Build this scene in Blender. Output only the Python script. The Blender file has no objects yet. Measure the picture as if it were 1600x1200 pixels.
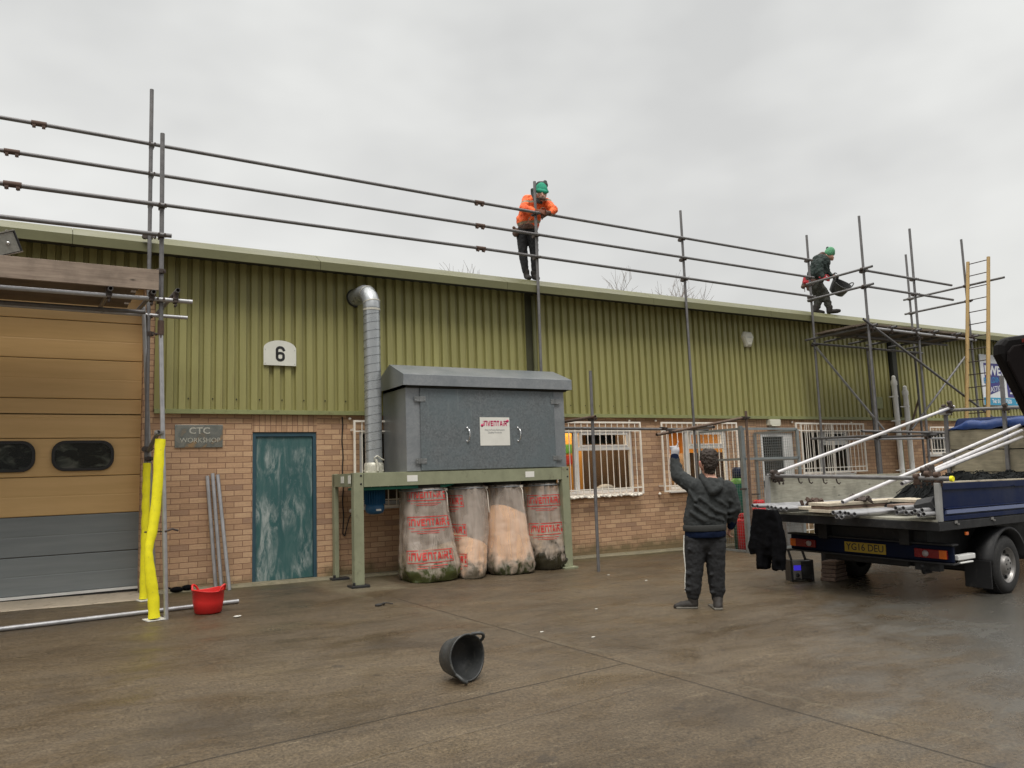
import bpy, bmesh, math, random
from mathutils import Vector, Matrix, noise
D = bpy.data
S = bpy.context.scene
COL = S.collection
rnd = random.Random(7)
V = Vector
# ------------------------------------------------------------------ camera
cam_d = D.cameras.new('camera'); cam = D.objects.new('camera', cam_d); COL.objects.link(cam)
S.camera = cam
cam_d.sensor_width = 36; cam_d.lens = 27.468; cam_d.clip_end = 2000; cam_d.clip_start = 0.05
_pit, _yaw, _rol = 0.118234525, 0.534667972, -0.035927369
_F = V((math.sin(_yaw)*math.cos(_pit), math.cos(_yaw)*math.cos(_pit), math.sin(_pit)))
_R0 = V((math.cos(_yaw), -math.sin(_yaw), 0)); _U0 = _R0.cross(_F)
_R = math.cos(_rol)*_R0 + math.sin(_rol)*_U0; _U = -math.sin(_rol)*_R0 + math.cos(_rol)*_U0
cam.matrix_world = Matrix(((_R.x, _U.x, -_F.x, 0), (_R.y, _U.y, -_F.y, -11.0438), (_R.z, _U.z, -_F.z, 1.3729), (0, 0, 0, 1)))
# ------------------------------------------------------------------ world: overcast sky
W = D.worlds.new('World'); S.world = W; W.use_nodes = True
nt = W.node_tree; nt.nodes.clear()
N = nt.nodes.new; L = nt.links.new
out = N('ShaderNodeOutputWorld'); bg = N('ShaderNodeBackground'); L(bg.outputs[0], out.inputs[0])
tc = N('ShaderNodeTexCoord'); sep = N('ShaderNodeSeparateXYZ'); L(tc.outputs['Generated'], sep.inputs[0])
sky = N('ShaderNodeTexSky'); sky.sky_type = 'NISHITA'; sky.sun_disc = False
sky.sun_elevation = math.radians(59); sky.sun_rotation = math.radians(165)
nz = N('ShaderNodeTexNoise'); nz.inputs['Scale'].default_value = 2.1; nz.inputs['Detail'].default_value = 4; nz.inputs['Roughness'].default_value = .5
mp = N('ShaderNodeMapping'); mp.inputs['Scale'].default_value = (1, 1, 2.0); L(tc.outputs['Generated'], mp.inputs[0]); L(mp.outputs[0], nz.inputs['Vector'])
cr = N('ShaderNodeValToRGB'); L(nz.outputs['Fac'], cr.inputs[0])
cr.color_ramp.elements[0].position = .36; cr.color_ramp.elements[0].color = (.69, .69, .675, 1)
cr.color_ramp.elements[1].position = .63; cr.color_ramp.elements[1].color = (.92, .92, .89, 1)
gr = N('ShaderNodeValToRGB'); L(sep.outputs['Z'], gr.inputs[0])
e = gr.color_ramp.elements; e[0].position = 0; e[0].color = (1.04, 1.04, 1.02, 1); e[1].position = 1; e[1].color = (3.6, 3.5, 3.45, 1)
x = e.new(.3); x.color = (1.0, 1.0, 1.0, 1); x = e.new(.56); x.color = (.96, .965, .97, 1); x = e.new(.74); x.color = (2.8, 2.75, 2.7, 1)
mu = N('ShaderNodeMix'); mu.data_type = 'RGBA'; mu.blend_type = 'MULTIPLY'; mu.inputs[0].default_value = 1
bk = N('ShaderNodeMath'); bk.operation = 'MULTIPLY'; L(sep.outputs['Y'], bk.inputs[0]); bk.inputs[1].default_value = -1
bl = N('ShaderNodeValToRGB'); L(bk.outputs[0], bl.inputs[0]); bl.color_ramp.elements[0].position = .25; bl.color_ramp.elements[0].color = (1, 1, 1, 1); bl.color_ramp.elements[1].position = .8; bl.color_ramp.elements[1].color = (.55, .55, .56, 1)
m0 = N('ShaderNodeMix'); m0.data_type = 'RGBA'; m0.blend_type = 'MULTIPLY'; m0.inputs[0].default_value = 1; L(gr.outputs[0], m0.inputs[6]); L(bl.outputs[0], m0.inputs[7])   # unseen sky behind the viewpoint dimmed to deepen shade under the eaves
L(cr.outputs[0], mu.inputs[6]); L(m0.outputs[2], mu.inputs[7])
sm = N('ShaderNodeMix'); sm.data_type = 'RGBA'; sm.blend_type = 'MULTIPLY'; sm.inputs[0].default_value = 1
L(sky.outputs[0], sm.inputs[6]); sm.inputs[7].default_value = (.1, .1, .1, 1)
mx = N('ShaderNodeMix'); mx.data_type = 'RGBA'; mx.inputs[0].default_value = .95
L(sm.outputs[2], mx.inputs[6]); L(mu.outputs[2], mx.inputs[7]); L(mx.outputs[2], bg.inputs[0]); bg.inputs[1].default_value = 1.0
# ------------------------------------------------------------------ sun behind cloud, high behind the camera
sd = D.lights.new('sun', 'SUN'); sd.energy = 1.75; sd.angle = math.radians(24); sd.color = (1, .965, .91)
so = D.objects.new('sun', sd); COL.objects.link(so); so.rotation_euler = (math.radians(31), 0, math.radians(-20)); so.location = (0, -20, 30)
S.view_settings.view_transform = 'Standard'; S.view_settings.look = 'None'; S.view_settings.exposure = 0; S.view_settings.gamma = 1
S.render.engine = 'CYCLES'; S.cycles.max_bounces = 8; S.cycles.transparent_max_bounces = 16

# ================================================================== materials
MATS = {}
class NB:
    def __init__(s, name):
        s.m = D.materials.new(name); s.m.use_nodes = True; s.t = s.m.node_tree; s.b = s.t.nodes['Principled BSDF']; s.out = s.t.nodes['Material Output']
        MATS[name] = s.m
    def n(s, typ, **kw):
        o = s.t.nodes.new('ShaderNode'+typ)
        for k, v in kw.items():
            if k in o.inputs.keys(): o.inputs[k].default_value = v
            else: setattr(o, k, v)
        return o
    def l(s, a, b): s.t.links.new(a, b)
    def pos(s, obj=False):
        if obj: return s.n('TexCoord').outputs['Object']
        return s.n('NewGeometry').outputs['Position']
    def mapped(s, scale=(1, 1, 1), rot=(0, 0, 0), obj=False, loc=(0, 0, 0)):
        m = s.n('Mapping'); m.inputs['Scale'].default_value = scale; m.inputs['Rotation'].default_value = rot; m.inputs['Location'].default_value = loc
        s.l(s.pos(obj), m.inputs[0]); return m.outputs[0]
    def noise(s, vec, scale, detail=4, rough=.6, dist=0):
        o = s.n('TexNoise'); s.l(vec, o.inputs['Vector']); o.inputs['Scale'].default_value = scale; o.inputs['Detail'].default_value = detail
        o.inputs['Roughness'].default_value = rough; o.inputs['Distortion'].default_value = dist; return o.outputs['Fac']
    def ramp(s, fac, stops):
        o = s.n('ValToRGB'); s.l(fac, o.inputs[0]); els = o.color_ramp.elements
        while len(els) < len(stops): els.new(.5)
        for e_, (p, c) in zip(els, stops):
            e_.position = p; e_.color = (c, c, c, 1) if isinstance(c, (int, float)) else (*c, 1)
        return o.outputs[0]
    def mix(s, fac, a, b, mode='MIX'):
        o = s.n('Mix'); o.data_type = 'RGBA'; o.blend_type = mode
        for i, v in ((0, fac), (6, a), (7, b)):
            if hasattr(v, 'links') or isinstance(v, bpy.types.NodeSocket): s.l(v, o.inputs[i])
            else: o.inputs[i].default_value = v if i == 0 else (*v, 1)
        return o.outputs[2]
    def math(s, op, a, b=0, c=None):
        o = s.n('Math'); o.operation = op
        for i, v in enumerate((a, b) if c is None else (a, b, c)):
            if isinstance(v, bpy.types.NodeSocket): s.l(v, o.inputs[i])
            else: o.inputs[i].default_value = v
        return o.outputs[0]
    def sepz(s, vec=None):
        o = s.n('SeparateXYZ'); s.l(vec if vec is not None else s.pos(), o.inputs[0]); return o.outputs
    def comb(s, x, y, z=0):
        o = s.n('CombineXYZ')
        for i, v in enumerate((x, y, z)):
            if isinstance(v, bpy.types.NodeSocket): s.l(v, o.inputs[i])
            else: o.inputs[i].default_value = v
        return o.outputs[0]
    def col(s, c):
        if isinstance(c, bpy.types.NodeSocket): s.l(c, s.b.inputs['Base Color'])
        else: s.b.inputs['Base Color'].default_value = (*c, 1)
    def rough(s, r):
        if isinstance(r, bpy.types.NodeSocket): s.l(r, s.b.inputs['Roughness'])
        else: s.b.inputs['Roughness'].default_value = r
    def bump(s, h, strength=.3, dist=.01):
        o = s.n('Bump'); o.inputs['Strength'].default_value = strength; o.inputs['Distance'].default_value = dist
        s.l(h, o.inputs['Height']); s.l(o.outputs[0], s.b.inputs['Normal']); return o

def mat(name, c, rough=.6, metal=0, var=.18, scale=6, stain=None, bump=0, bscale=60, obj=False, spec=.5, stretch=(1, 1, 1), sstop=(.55, .72)):
    """plain surface with tonal variation, optional second-colour patches and a fine bump"""
    b = NB(name); v = b.mapped(scale=stretch, obj=obj)
    f = b.noise(v, scale, 6, .65)
    a = tuple(k*(1-var) for k in c); d = tuple(min(1, k*(1+var)) for k in c)
    col = b.ramp(f, [(.3, a), (.7, d)])
    if stain:
        f2 = b.noise(v, scale*2.3, 6, .7, .4)
        col = b.mix(b.ramp(f2, [(sstop[0], 0), (sstop[1], 1)]), col, stain)
    b.col(col); b.b.inputs['Metallic'].default_value = metal; b.b.inputs['Specular IOR Level'].default_value = spec
    b.rough(b.ramp(f, [(.3, max(0, rough-.12)), (.7, min(1, rough+.12))]))
    if bump: b.bump(b.noise(b.mapped(obj=obj, scale=stretch), bscale, 3, .6), bump, .004)
    return b.m

def M_(n): return MATS[n]
mat('tube_steel', (.17, .165, .165), .55, .45, .25, 9, stain=(.12, .085, .06), bump=.15, sstop=(.6, .74))
mat('tube_clean', (.42, .42, .43), .38, .55, .15, 8, stain=(.25, .2, .17), sstop=(.64, .76))
mat('tube_silver', (.6, .585, .59), .38, .35, .12, 8, stain=(.35, .29, .25), sstop=(.6, .74))
mat('tube_rusty', (.13, .085, .06), .75, .2, .35, 18, stain=(.2, .18, .17))
mat('coupler_steel', (.075, .06, .052), .7, .4, .35, 25, stain=(.12, .05, .03))
mat('sleeve_rust', (.095, .06, .045), .75, .3, .3, 25)
mat('foam_yellow', (.88, .8, .012), .75, 0, .08, 12, stain=(.35, .3, .06), bump=.5, bscale=30, sstop=(.6, .8))
mat('rubber_red', (.62, .022, .02), .42, 0, .1, 7, stain=(.38, .05, .04), sstop=(.62, .8))
mat('rubber_black', (.035, .037, .037), .5, 0, .25, 9, stain=(.13, .125, .11), sstop=(.55, .85))
mat('olive_sheet', (.315, .295, .112), .48, .0, .11, 2.2, stain=(.26, .225, .085), stretch=(2.6, 1, .22), sstop=(.52, .8))
mat('joint_olive', (.07, .068, .035), .7, 0, .2, 4)
mat('olive_fascia', (.135, .133, .06), .55, 0, .1, 2.5, stain=(.11, .105, .045), stretch=(.5, 1, 1), sstop=(.56, .8))
mat('olive_trim', (.235, .25, .105), .5, 0, .1, 5, stain=(.15, .14, .06))
mat('roof_sheet', (.2, .2, .17), .6, 0, .1, 2)
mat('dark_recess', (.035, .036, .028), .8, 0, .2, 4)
mat('upvc', (.74, .74, .72), .4, 0, .06, 6, stain=(.5, .5, .46), sstop=(.62, .85))
mat('guard_white', (.88, .82, .72), .5, 0, .08, 10, stain=(.42, .27, .16), sstop=(.62, .74))
mat('downpipe_white', (.85, .84, .8), .42, 0, .06, 4, stain=(.42, .41, .36), stretch=(2, 2, .6))
mat('orange_wall', (.85, .42, .07), .8, 0, .1, 3)
mat('room_dark', (.16, .1, .055), .8, 0, .3, 2)
mat('pale_item', (.55, .5, .42), .7)
mat('poster_green', (.12, .35, .06), .6); mat('poster_red', (.6, .05, .03), .6)
mat('bag_white', (.6, .6, .57), .5)
mat('stand_green', (.26, .27, .175), .5, 0, .14, 5, stain=(.15, .14, .09), stretch=(1, 1, .7), sstop=(.58, .8))
mat('stand_bright', (.02, .22, .16), .5)
mat('label_white', (.75, .74, .68), .5, 0, .05)
mat('lead_pale', (.6, .58, .5), .45, .3, .2, 20, stain=(.25, .24, .12))
mat('motor_blue', (.015, .1, .22), .45, 0, .1, 10)
mat('black_plastic', (.02, .02, .021), .45, 0, .2, 10)
mat('cable_black', (.012, .012, .012), .5)
mat('chrome', (.75, .75, .75), .18, 1, .05)
mat('steel_base', (.3, .29, .27), .5, .6, .2, 20, stain=(.2, .12, .08))
mat('cage_galv', (.32, .35, .35), .5, .6, .15, 8)
mat('cyl_green', (.015, .14, .095), .4, 0, .12, 8); mat('cyl_top', (.13, .33, .05), .45); mat('cyl_navy', (.01, .02, .06), .4); mat('cyl_red', (.6, .015, .02), .4)
mat('ladder_yellow', (.42, .28, .11), .6, 0, .15, 6, stain=(.33, .24, .13), stretch=(1, 1, .5)); mat('rung_dark', (.06, .045, .04), .5, .4)
mat('truck_blue', (.002, .009, .045), .42, 0, .12, 3, stain=(.012, .022, .06), sstop=(.6, .8), spec=.08)
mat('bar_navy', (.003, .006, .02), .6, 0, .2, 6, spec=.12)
mat('stripe_pale', (.12, .15, .27), .4, 0, .1, 4)
mat('truck_black', (.008, .008, .009), .65, 0, .3, 6, stain=(.035, .033, .03))
mat('truck_gray', (.3, .3, .29), .55, .2, .12, 6)
mat('tyre', (.018, .018, .018), .8, 0, .2, 12, stain=(.05, .045, .04), bump=.2)
mat('wheel_silver', (.27, .26, .25), .4, .6, .1, 12)
mat('lens_red', (.16, .006, .008), .2, 0, .1, 20); mat('lens_amber', (.5, .1, .008), .2, 0, .1, 20); mat('lens_clear', (.35, .3, .3), .2)
mat('plate_yellow', (.3, .2, .012), .45, 0, .1, 10); mat('ink_black', (.015, .015, .015), .6, 0, 0)
mat('tarp_blue', (.02, .055, .2), .35, 0, .2, 5, bump=.4, bscale=14)
mat('net_black', (.006, .007, .007), .9, spec=.15)
mat('cloth_black', (.004, .004, .005), .95, 0, .2, 10, spec=.1)
mat('sign_white', (.74, .76, .78), .45, 0, .03); mat('sign_cream', (.72, .72, .64), .5, 0, .04); mat('etch_cream', (.5, .49, .42), .4, .3, .2, 20)
mat('sign_navy', (.03, .025, .2), .45); mat('sign_cyan', (.02, .3, .5), .45); mat('sign_sky', (.02, .25, .5), .5); mat('ink_grey', (.35, .36, .36), .6, 0, 0)
mat('ink_pink', (.62, .03, .14), .6, 0, .05); mat('ink_red', (.5, .03, .025), .6, 0, .1, 20); mat('hinge_galv', (.3, .31, .31), .4, .7)
mat('skin', (.42, .22, .155), .55, 0, .08, 30); mat('skin_red', (.6, .2, .15), .55)
mat('hair_dark', (.026, .016, .01), .75, 0, .35, 120, bump=.8, bscale=160)
mat('stubble', (.12, .075, .055), .7)
mat('hoodie_grey', (.024, .027, .027), .92, 0, .1, 40, bump=.25, bscale=180); mat('hoodie_rib', (.027, .028, .026), .92, 0, .12, 90)
mat('navy_cloth', (.004, .009, .028), .9, spec=.15); mat('trousers_black', (.012, .0125, .014), .85, 0, .2, 20, bump=.2, bscale=60)
mat('boot_dark', (.022, .018, .015), .75, 0, .25, 25); mat('boot_sole', (.13, .12, .1), .8); mat('glove_grey', (.4, .4, .42), .8); mat('glove_red', (.4, .02, .03), .75)
mat('glove_brown', (.17, .055, .025), .8)
mat('jacket_orange', (.82, .13, .022), .75, 0, .12, 16, stain=(.6, .09, .02), bump=.3, bscale=30); mat('tape_grey', (.27, .22, .15), .5)
mat('jacket_green', (.009, .02, .016), .8, 0, .2, 14, bump=.3, bscale=30); mat('hat_teal', (.02, .28, .17), .9, 0, .1, 60, bump=.5, bscale=90)
mat('hat_dark', (.04, .05, .045), .9); mat('hat_green', (.1, .3, .16), .9, 0, .35, 40, stain=(.02, .09, .05), bump=.5, bscale=90)
mat('trousers_olive', (.04, .04, .032), .85, 0, .2, 20); mat('belt_brown', (.08, .04, .025), .7)
mat('bark', (.16, .125, .1), .85, 0, .2, 8)
mat('lamp_glass', (.3, .3, .27), .15, 0, .2, 20); mat('alarm_cream', (.72, .7, .58), .5, 0, .04)
mat('litter_pale', (.6, .58, .52), .7); mat('litter_dark', (.025, .022, .02), .7)
mat('hatch_black', (.004, .003, .003), .6, 0, .3, 4, spec=.15); mat('hatch_trim', (.006, .004, .004), .7, spec=.12)
mat('hatch_reflection', (.12, .02, .015), .3)

def glass_mat(name, c, rough=.05, alpha=.35):
    b = NB(name); b.col(c); b.rough(rough)
    t = b.n('BsdfTransparent'); ms = b.n('MixShader'); ms.inputs[0].default_value = alpha
    b.l(t.outputs[0], ms.inputs[1]); b.l(b.b.outputs[0], ms.inputs[2]); b.l(ms.outputs[0], b.out.inputs[0]); return b.m
glass_mat('pane_glass', (.02, .022, .02), .03, .22)
glass_mat('smoked_glass', (.012, .013, .012), .06, .8)
b = NB('door_pane'); b.col(b.ramp(b.noise(b.mapped(scale=(2.2, 1, 4)), 2.2, 3, .5, .6), [(.46, (.014, .014, .012)), (.56, (.05, .055, .045)), (.66, (.12, .12, .1))])); b.rough(.12)  # pale blotches paint faint reflections into the pane colour
b = NB('radio_screen'); b.b.inputs['Emission Color'].default_value = (.08, .05, 1, 1); b.b.inputs['Emission Strength'].default_value = .4; b.col((.02, .02, .2))

def wood(name, c1, c2, axis=0, sc=1):
    b = NB(name); st = [40, 40, 40]; st[axis] = 2.2
    f = b.noise(b.mapped(scale=tuple(k*sc for k in st)), 1, 6, .6, .6); g = b.noise(b.pos(), 3.5, 4)
    col = b.mix(b.ramp(f, [(.3, 0), (.72, 1)]), c1, c2); col = b.mix(b.ramp(g, [(.45, 0), (.7, .6)]), col, tuple(k*.55 for k in c1))
    k = b.n('TexVoronoi'); k.inputs['Scale'].default_value = 2.6; b.l(b.mapped(scale=(1 if axis == 0 else 3, 3 if axis == 0 else 1, 3)), k.inputs[0])
    col = b.mix(b.ramp(k.outputs['Distance'], [(.03, 1), (.1, 0)]), col, tuple(k_*.3 for k_ in c1))
    b.col(col); b.rough(.8); b.bump(f, .4, .004)
wood('board_wood', (.22, .165, .125), (.36, .285, .22), 0)
wood('deck_wood', (.1, .075, .055), (.17, .13, .095), 0)
wood('greedy_wood', (.2, .175, .12), (.34, .3, .21), 1, 1)
wood('side_wood', (.26, .25, .2), (.4, .39, .32), 0, 1)
wood('batten_wood', (.42, .36, .27), (.6, .54, .43), 0)
wood('batten_dark', (.15, .1, .08), (.26, .18, .13), 0)

def brick(name, soldier=False):
    b = NB(name); s = b.sepz()
    u = b.math('ADD', s[0], s[1])
    if soldier: vec = b.comb(b.math('ADD', s[2], 5), b.math('ADD', u, .01))
    else: vec = b.comb(u, b.math('ADD', s[2], 1.0-.0))
    t = b.n('TexBrick'); b.l(vec, t.inputs['Vector'])
    t.offset = .5 if not soldier else 0; t.inputs['Scale'].default_value = 1; t.inputs['Brick Width'].default_value = .225 if not soldier else .6
    t.inputs['Row Height'].default_value = .075; t.inputs['Mortar Size'].default_value = .0052; t.inputs['Mortar Smooth'].default_value = .25
    t.inputs['Color1'].default_value = (0, 0, 0, 1); t.inputs['Color2'].default_value = (1, 1, 1, 1); t.inputs['Mortar'].default_value = (.5, .5, .5, 1)
    c = b.ramp(t.outputs['Color'], [(0, (.42, .26, .15)), (.3, (.51, .32, .185)), (.6, (.6, .395, .235)), (.85, (.49, .3, .175)), (1, (.35, .22, .14))])
    stri = b.noise(b.mapped(scale=(3, 3, 55)) if not soldier else b.mapped(scale=(55, 3, 3)), 1.3, 4, .7)
    c = b.mix(.55, c, b.ramp(stri, [(.3, .36), (.7, .66)]), 'OVERLAY')
    c = b.mix(b.ramp(b.noise(b.pos(), 38, 3, .7), [(.35, .0), (.75, .28)]), c, (.2, .11, .07))
    # purple-brown stretch of wall by the windows (a different batch of bricks)
    c = b.mix(b.math('MULTIPLY', b.ramp(b.noise(b.pos(), .7, 3), [(.42, 0), (.6, 1)]), .12), c, (.3, .2, .15))
    c = b.mix(t.outputs['Fac'], c, (.25, .14, .085))
    # moss and damp at the foot of the wall
    foot = b.math('ADD', b.math('MULTIPLY', s[2], 1.9), b.math('MULTIPLY', b.noise(b.pos(), 3.3, 6, .7), -1.15))
    c = b.mix(b.ramp(b.math('ADD', foot, .5), [(.05, .78), (.42, 0)]), c, (.12, .1, .045))
    b.col(c); b.rough(.88)
    h = b.math('SUBTRACT', b.math('MULTIPLY', stri, .25), b.math('MULTIPLY', t.outputs['Fac'], 1.0)); b.bump(h, .6, .007)
brick('brick'); brick('brick_soldier', True)

# roller door panels
def panel_mat(name, c, c2):
    b = NB(name); s = b.sepz(); f = b.noise(b.mapped(scale=(.6, 1, 7)), 1.6, 4)
    b.col(b.mix(b.ramp(f, [(.35, 0), (.7, 1)]), c, c2)); b.rough(.45); b.bump(b.noise(b.mapped(scale=(1, 1, 6)), 7, 2), .25, .004)
panel_mat('door_orange', (.66, .425, .18), (.73, .48, .215)); panel_mat('door_grey', (.2, .22, .225), (.24, .26, .265))

# steel door, teal paint with smeared white marks
b = NB('door_teal'); v = b.mapped(scale=(9, 9, 2.2))
f = b.noise(v, 1.0, 7, .72, 1.3); g = b.noise(b.mapped(scale=(3.2, 1, 1.5), loc=(.4, 0, .35)), 1.0, 5, .6, .5); h_ = b.noise(b.mapped(scale=(30, 10, 8)), 1, 5, .7, .6)
fac = b.math('MULTIPLY', b.ramp(f, [(.44, 0), (.6, 1)]), b.ramp(g, [(.44, .1), (.6, 1)])); fac = b.math('MULTIPLY', fac, b.ramp(h_, [(.3, .4), (.6, .95)]))
b.col(b.mix(fac, b.ramp(b.noise(v, .5, 3), [(.3, (.03, .098, .1)), (.7, (.045, .125, .122))]), (.4, .44, .42))); b.rough(.5)
mat('door_frame_teal', (.03, .075, .1), .5, 0, .1, 6)

# galvanised spangled sheet
def galv(name, c, c2, rough=.42, blue=(.16, .2, .215)):
    b = NB(name); k = b.n('TexVoronoi'); k.inputs['Scale'].default_value = 42; b.l(b.pos(), k.inputs[0])
    col = b.mix(b.ramp(k.outputs['Color'], [(.1, 0), (.9, 1)]), c, c2)
    big = b.noise(b.mapped(scale=(1, 1, 1)), 1.4, 5, .65); col = b.mix(b.ramp(big, [(.4, 0), (.65, .75)]), col, blue)
    st = b.noise(b.mapped(scale=(14, 14, .7)), 1, 4, .6); col = b.mix(b.ramp(st, [(.62, 0), (.8, .35)]), col, (.4, .42, .4))
    b.col(col); b.b.inputs['Metallic'].default_value = .35; b.rough(b.ramp(k.outputs['Color'], [(0, rough-.06), (1, rough+.12)]))
galv('galv_sheet', (.13, .145, .15), (.205, .225, .235)); galv('galv_trim', (.27, .285, .3), (.32, .335, .345), .35, (.19, .215, .23))
mat('duct_galv', (.42, .44, .45), .3, .55, .06, 5, stretch=(1, 1, 2))
mat('seam_dark', (.12, .13, .14), .4, .5, 0)
# CTC plaque: polished metal, its brown and grey reflections mixed into the colour
b = NB('plaque_metal'); b.b.inputs['Metallic'].default_value = .85; b.rough(.22)
b.col(b.ramp(b.noise(b.mapped(scale=(3, 3, 3)), 1.3, 3, .5, 1.2), [(.38, (.62, .42, .24)), (.5, (.3, .32, .3)), (.62, (.42, .42, .38))]))

# yard concrete
b = NB('yard_concrete'); s = b.sepz(); P = b.pos()
brush = b.noise(b.mapped(scale=(1.7, 9, 1), rot=(0, 0, math.radians(6))), 1.0, 6, .75, .6); fine = b.noise(P, 55, 4, .75); speck = b.noise(P, 150, 2, .8)
big = b.noise(b.mapped(scale=(.5, 1.1, 1)), .8, 6, .62, .4); mid = b.noise(b.mapped(scale=(1, 1.9, 1)), 1.3, 6, .68, .5)
c = b.ramp(big, [(.3, (.043, .03, .0165)), (.5, (.08, .058, .034)), (.72, (.118, .089, .054))])
c = b.mix(b.ramp(mid, [(.42, .0), (.66, .7)]), c, (.085, .064, .04))
c = b.mix(.8, c, b.ramp(brush, [(.32, .38), (.68, .6)]), 'OVERLAY'); c = b.mix(.8, c, b.ramp(fine, [(.36, .2), (.64, .8)]), 'OVERLAY')
c = b.mix(b.ramp(speck, [(.62, 0), (.72, .4)]), c, (.26, .21, .14))
c = b.mix(b.math('MULTIPLY', b.ramp(b.noise(b.mapped(scale=(2, 12, 1)), 1.6, 5, .7), [(.58, 0), (.7, 1)]), b.ramp(fine, [(.45, 0), (.6, .8)])), c, (.19, .155, .1))
# wet slab towards the lower right, grey sky sheen mixed into its colour
right = b.math('SUBTRACT', b.math('ADD', b.math('MULTIPLY', s[0], .22), b.math('MULTIPLY', s[1], -.22)), 2.35)
wet = b.ramp(b.math('ADD', right, b.math('MULTIPLY', b.math('SUBTRACT', mid, .5), 1.2)), [(.3, 0), (.85, 1)])
c = b.mix(b.math('MULTIPLY', b.ramp(b.noise(P, .55, 4, .6, 1.2), [(.56, 0), (.66, 1)]), .5), c, (.045, .035, .024))
c = b.mix(b.math('MULTIPLY', b.ramp(b.noise(P, 4.5, 2, .4), [(.7, 0), (.74, 1)]), .55), c, (.03, .024, .018))
c = b.mix(b.math('MULTIPLY', wet, .75), c, b.mix(.5, (.085, .086, .08), b.ramp(fine, [(.3, .3), (.7, .7)]), 'OVERLAY'))
# green film along the foot of the wall
al = b.math('ADD', s[1], b.math('MULTIPLY', b.noise(P, 1.7, 5), 1.6)); c = b.mix(b.ramp(al, [(.15, 0), (1.0, .6)]), c, (.085, .08, .03))
pad = b.math('MULTIPLY', b.ramp(b.math('ADD', s[1], 1.45), [(0, 0), (.12, 1)]), b.math('MULTIPLY', b.ramp(b.math('SUBTRACT', s[0], 3.0), [(0, 0), (.3, 1)]), b.ramp(b.math('SUBTRACT', 4.1, s[0]), [(0, 0), (.1, 1)])))
c = b.mix(b.math('MULTIPLY', pad, b.ramp(mid, [(.3, .8), (.6, .2)])), c, (.2, .175, .12))
def line(coord, at, w, wob=.02):
    d = b.math('ABSOLUTE', b.math('ADD', b.math('SUBTRACT', coord, at), b.math('MULTIPLY', b.math('SUBTRACT', b.noise(P, 3, 3), .5), wob))); return b.ramp(d, [(w*.4, 1), (w, 0)])
def gate(x): return b.ramp(x, [(.49, 0), (.51, 1)])
xl = b.math('ADD', s[0], b.math('MULTIPLY', s[1], .106))       # the cross joint runs slightly askew
j1 = line(xl, 3.39, .011); j1 = b.math('MULTIPLY', j1, b.ramp(b.math('SUBTRACT', -2.0, s[1]), [(0, 0), (.2, 1)]))
yl = b.math('SUBTRACT', s[1], b.math('MULTIPLY', s[0], .1244)); j2 = b.math('MULTIPLY', line(yl, -6.387, .01, .03), b.ramp(b.math('SUBTRACT', 3.39, xl), [(0, 0), (.02, 1)]))
j3 = b.math('MULTIPLY', b.math('MULTIPLY', line(yl, -6.95, .012, .1), .35), b.ramp(b.math('SUBTRACT', 3.39, xl), [(0, 0), (.02, 1)]))
sh = b.math('MULTIPLY', line(b.math('ADD', s[0], b.math('MULTIPLY', s[1], .2)), 2.98, .03, .3), .1)
jt = b.math('MAXIMUM', j1, b.math('MAXIMUM', j2, b.math('MAXIMUM', j3, 0)))
c = b.mix(b.math('MULTIPLY', jt, .75), c, (.028, .022, .015)); c = b.mix(sh, c, (.22, .2, .14))
b.col(c); b.rough(b.ramp(b.math('ADD', mid, b.math('MULTIPLY', wet, -.25)), [(.3, .22), (.6, .62)])); b.b.inputs['Specular IOR Level'].default_value = .36
hh = b.math('ADD', b.math('MULTIPLY', brush, .35), b.math('ADD', b.math('MULTIPLY', fine, .6), b.math('MULTIPLY', jt, -2.5))); b.bump(hh, .8, .008)
mat('apron_concrete', (.2, .175, .115), .85, 0, .22, 5, stain=(.1, .1, .04), bump=.4, bscale=40)
mat('threshold_concrete', (.4, .34, .26), .8, 0, .15, 4, stain=(.2, .17, .12), bump=.3, bscale=40)

# dust bag film and contents
def bag_mat(name, dirt, z0, z1, grime):
    b = NB(name); s = b.sepz(); n1 = b.noise(b.mapped(scale=(11, 11, .8)), 1, 2, .4, .2); n2 = b.noise(b.mapped(scale=(7, 7, 5)), 1, 6, .7, .5)
    low = b.ramp(b.math('ADD', s[2], b.math('MULTIPLY', b.math('SUBTRACT', n2, .5), 1.1)), [(z0, 1), (z1, 0)])
    c = b.mix(b.ramp(n1, [(.35, 0), (.7, 1)]), (.52, .44, .37), (.6, .52, .45))
    if grime: c = b.mix(b.ramp(b.noise(b.mapped(scale=(11, 11, 1.3)), 1, 5, .7, 1), [(.54, 0), (.64, grime*.7)]), c, (.12, .1, .06))
    c = b.mix(low, c, dirt); b.col(c); b.rough(.2)
    t = b.n('BsdfTransparent'); ms = b.n('MixShader')
    b.l(b.math('MINIMUM', b.math('ADD', b.ramp(n1, [(.3, .38), (.75, .58)]), b.math('MULTIPLY', low, .55)), 1), ms.inputs[0]); b.l(t.outputs[0], ms.inputs[1]); b.l(b.b.outputs[0], ms.inputs[2]); b.l(ms.outputs[0], b.out.inputs[0])
    b.bump(b.math('ADD', n1, b.math('MULTIPLY', b.noise(b.pos(), 26, 3, .6), .25)), .6, .02)
bag_mat('bag_film_mossy', (.05, .058, .016), .1, .34, .7); bag_mat('bag_film_clean', (.12, .1, .07), .02, .22, 0)
bag_mat('bag_film_damp', (.035, .04, .014), .0, .3, 0); bag_mat('bag_film_dirty', (.03, .026, .014), .2, .42, .3)
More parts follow.
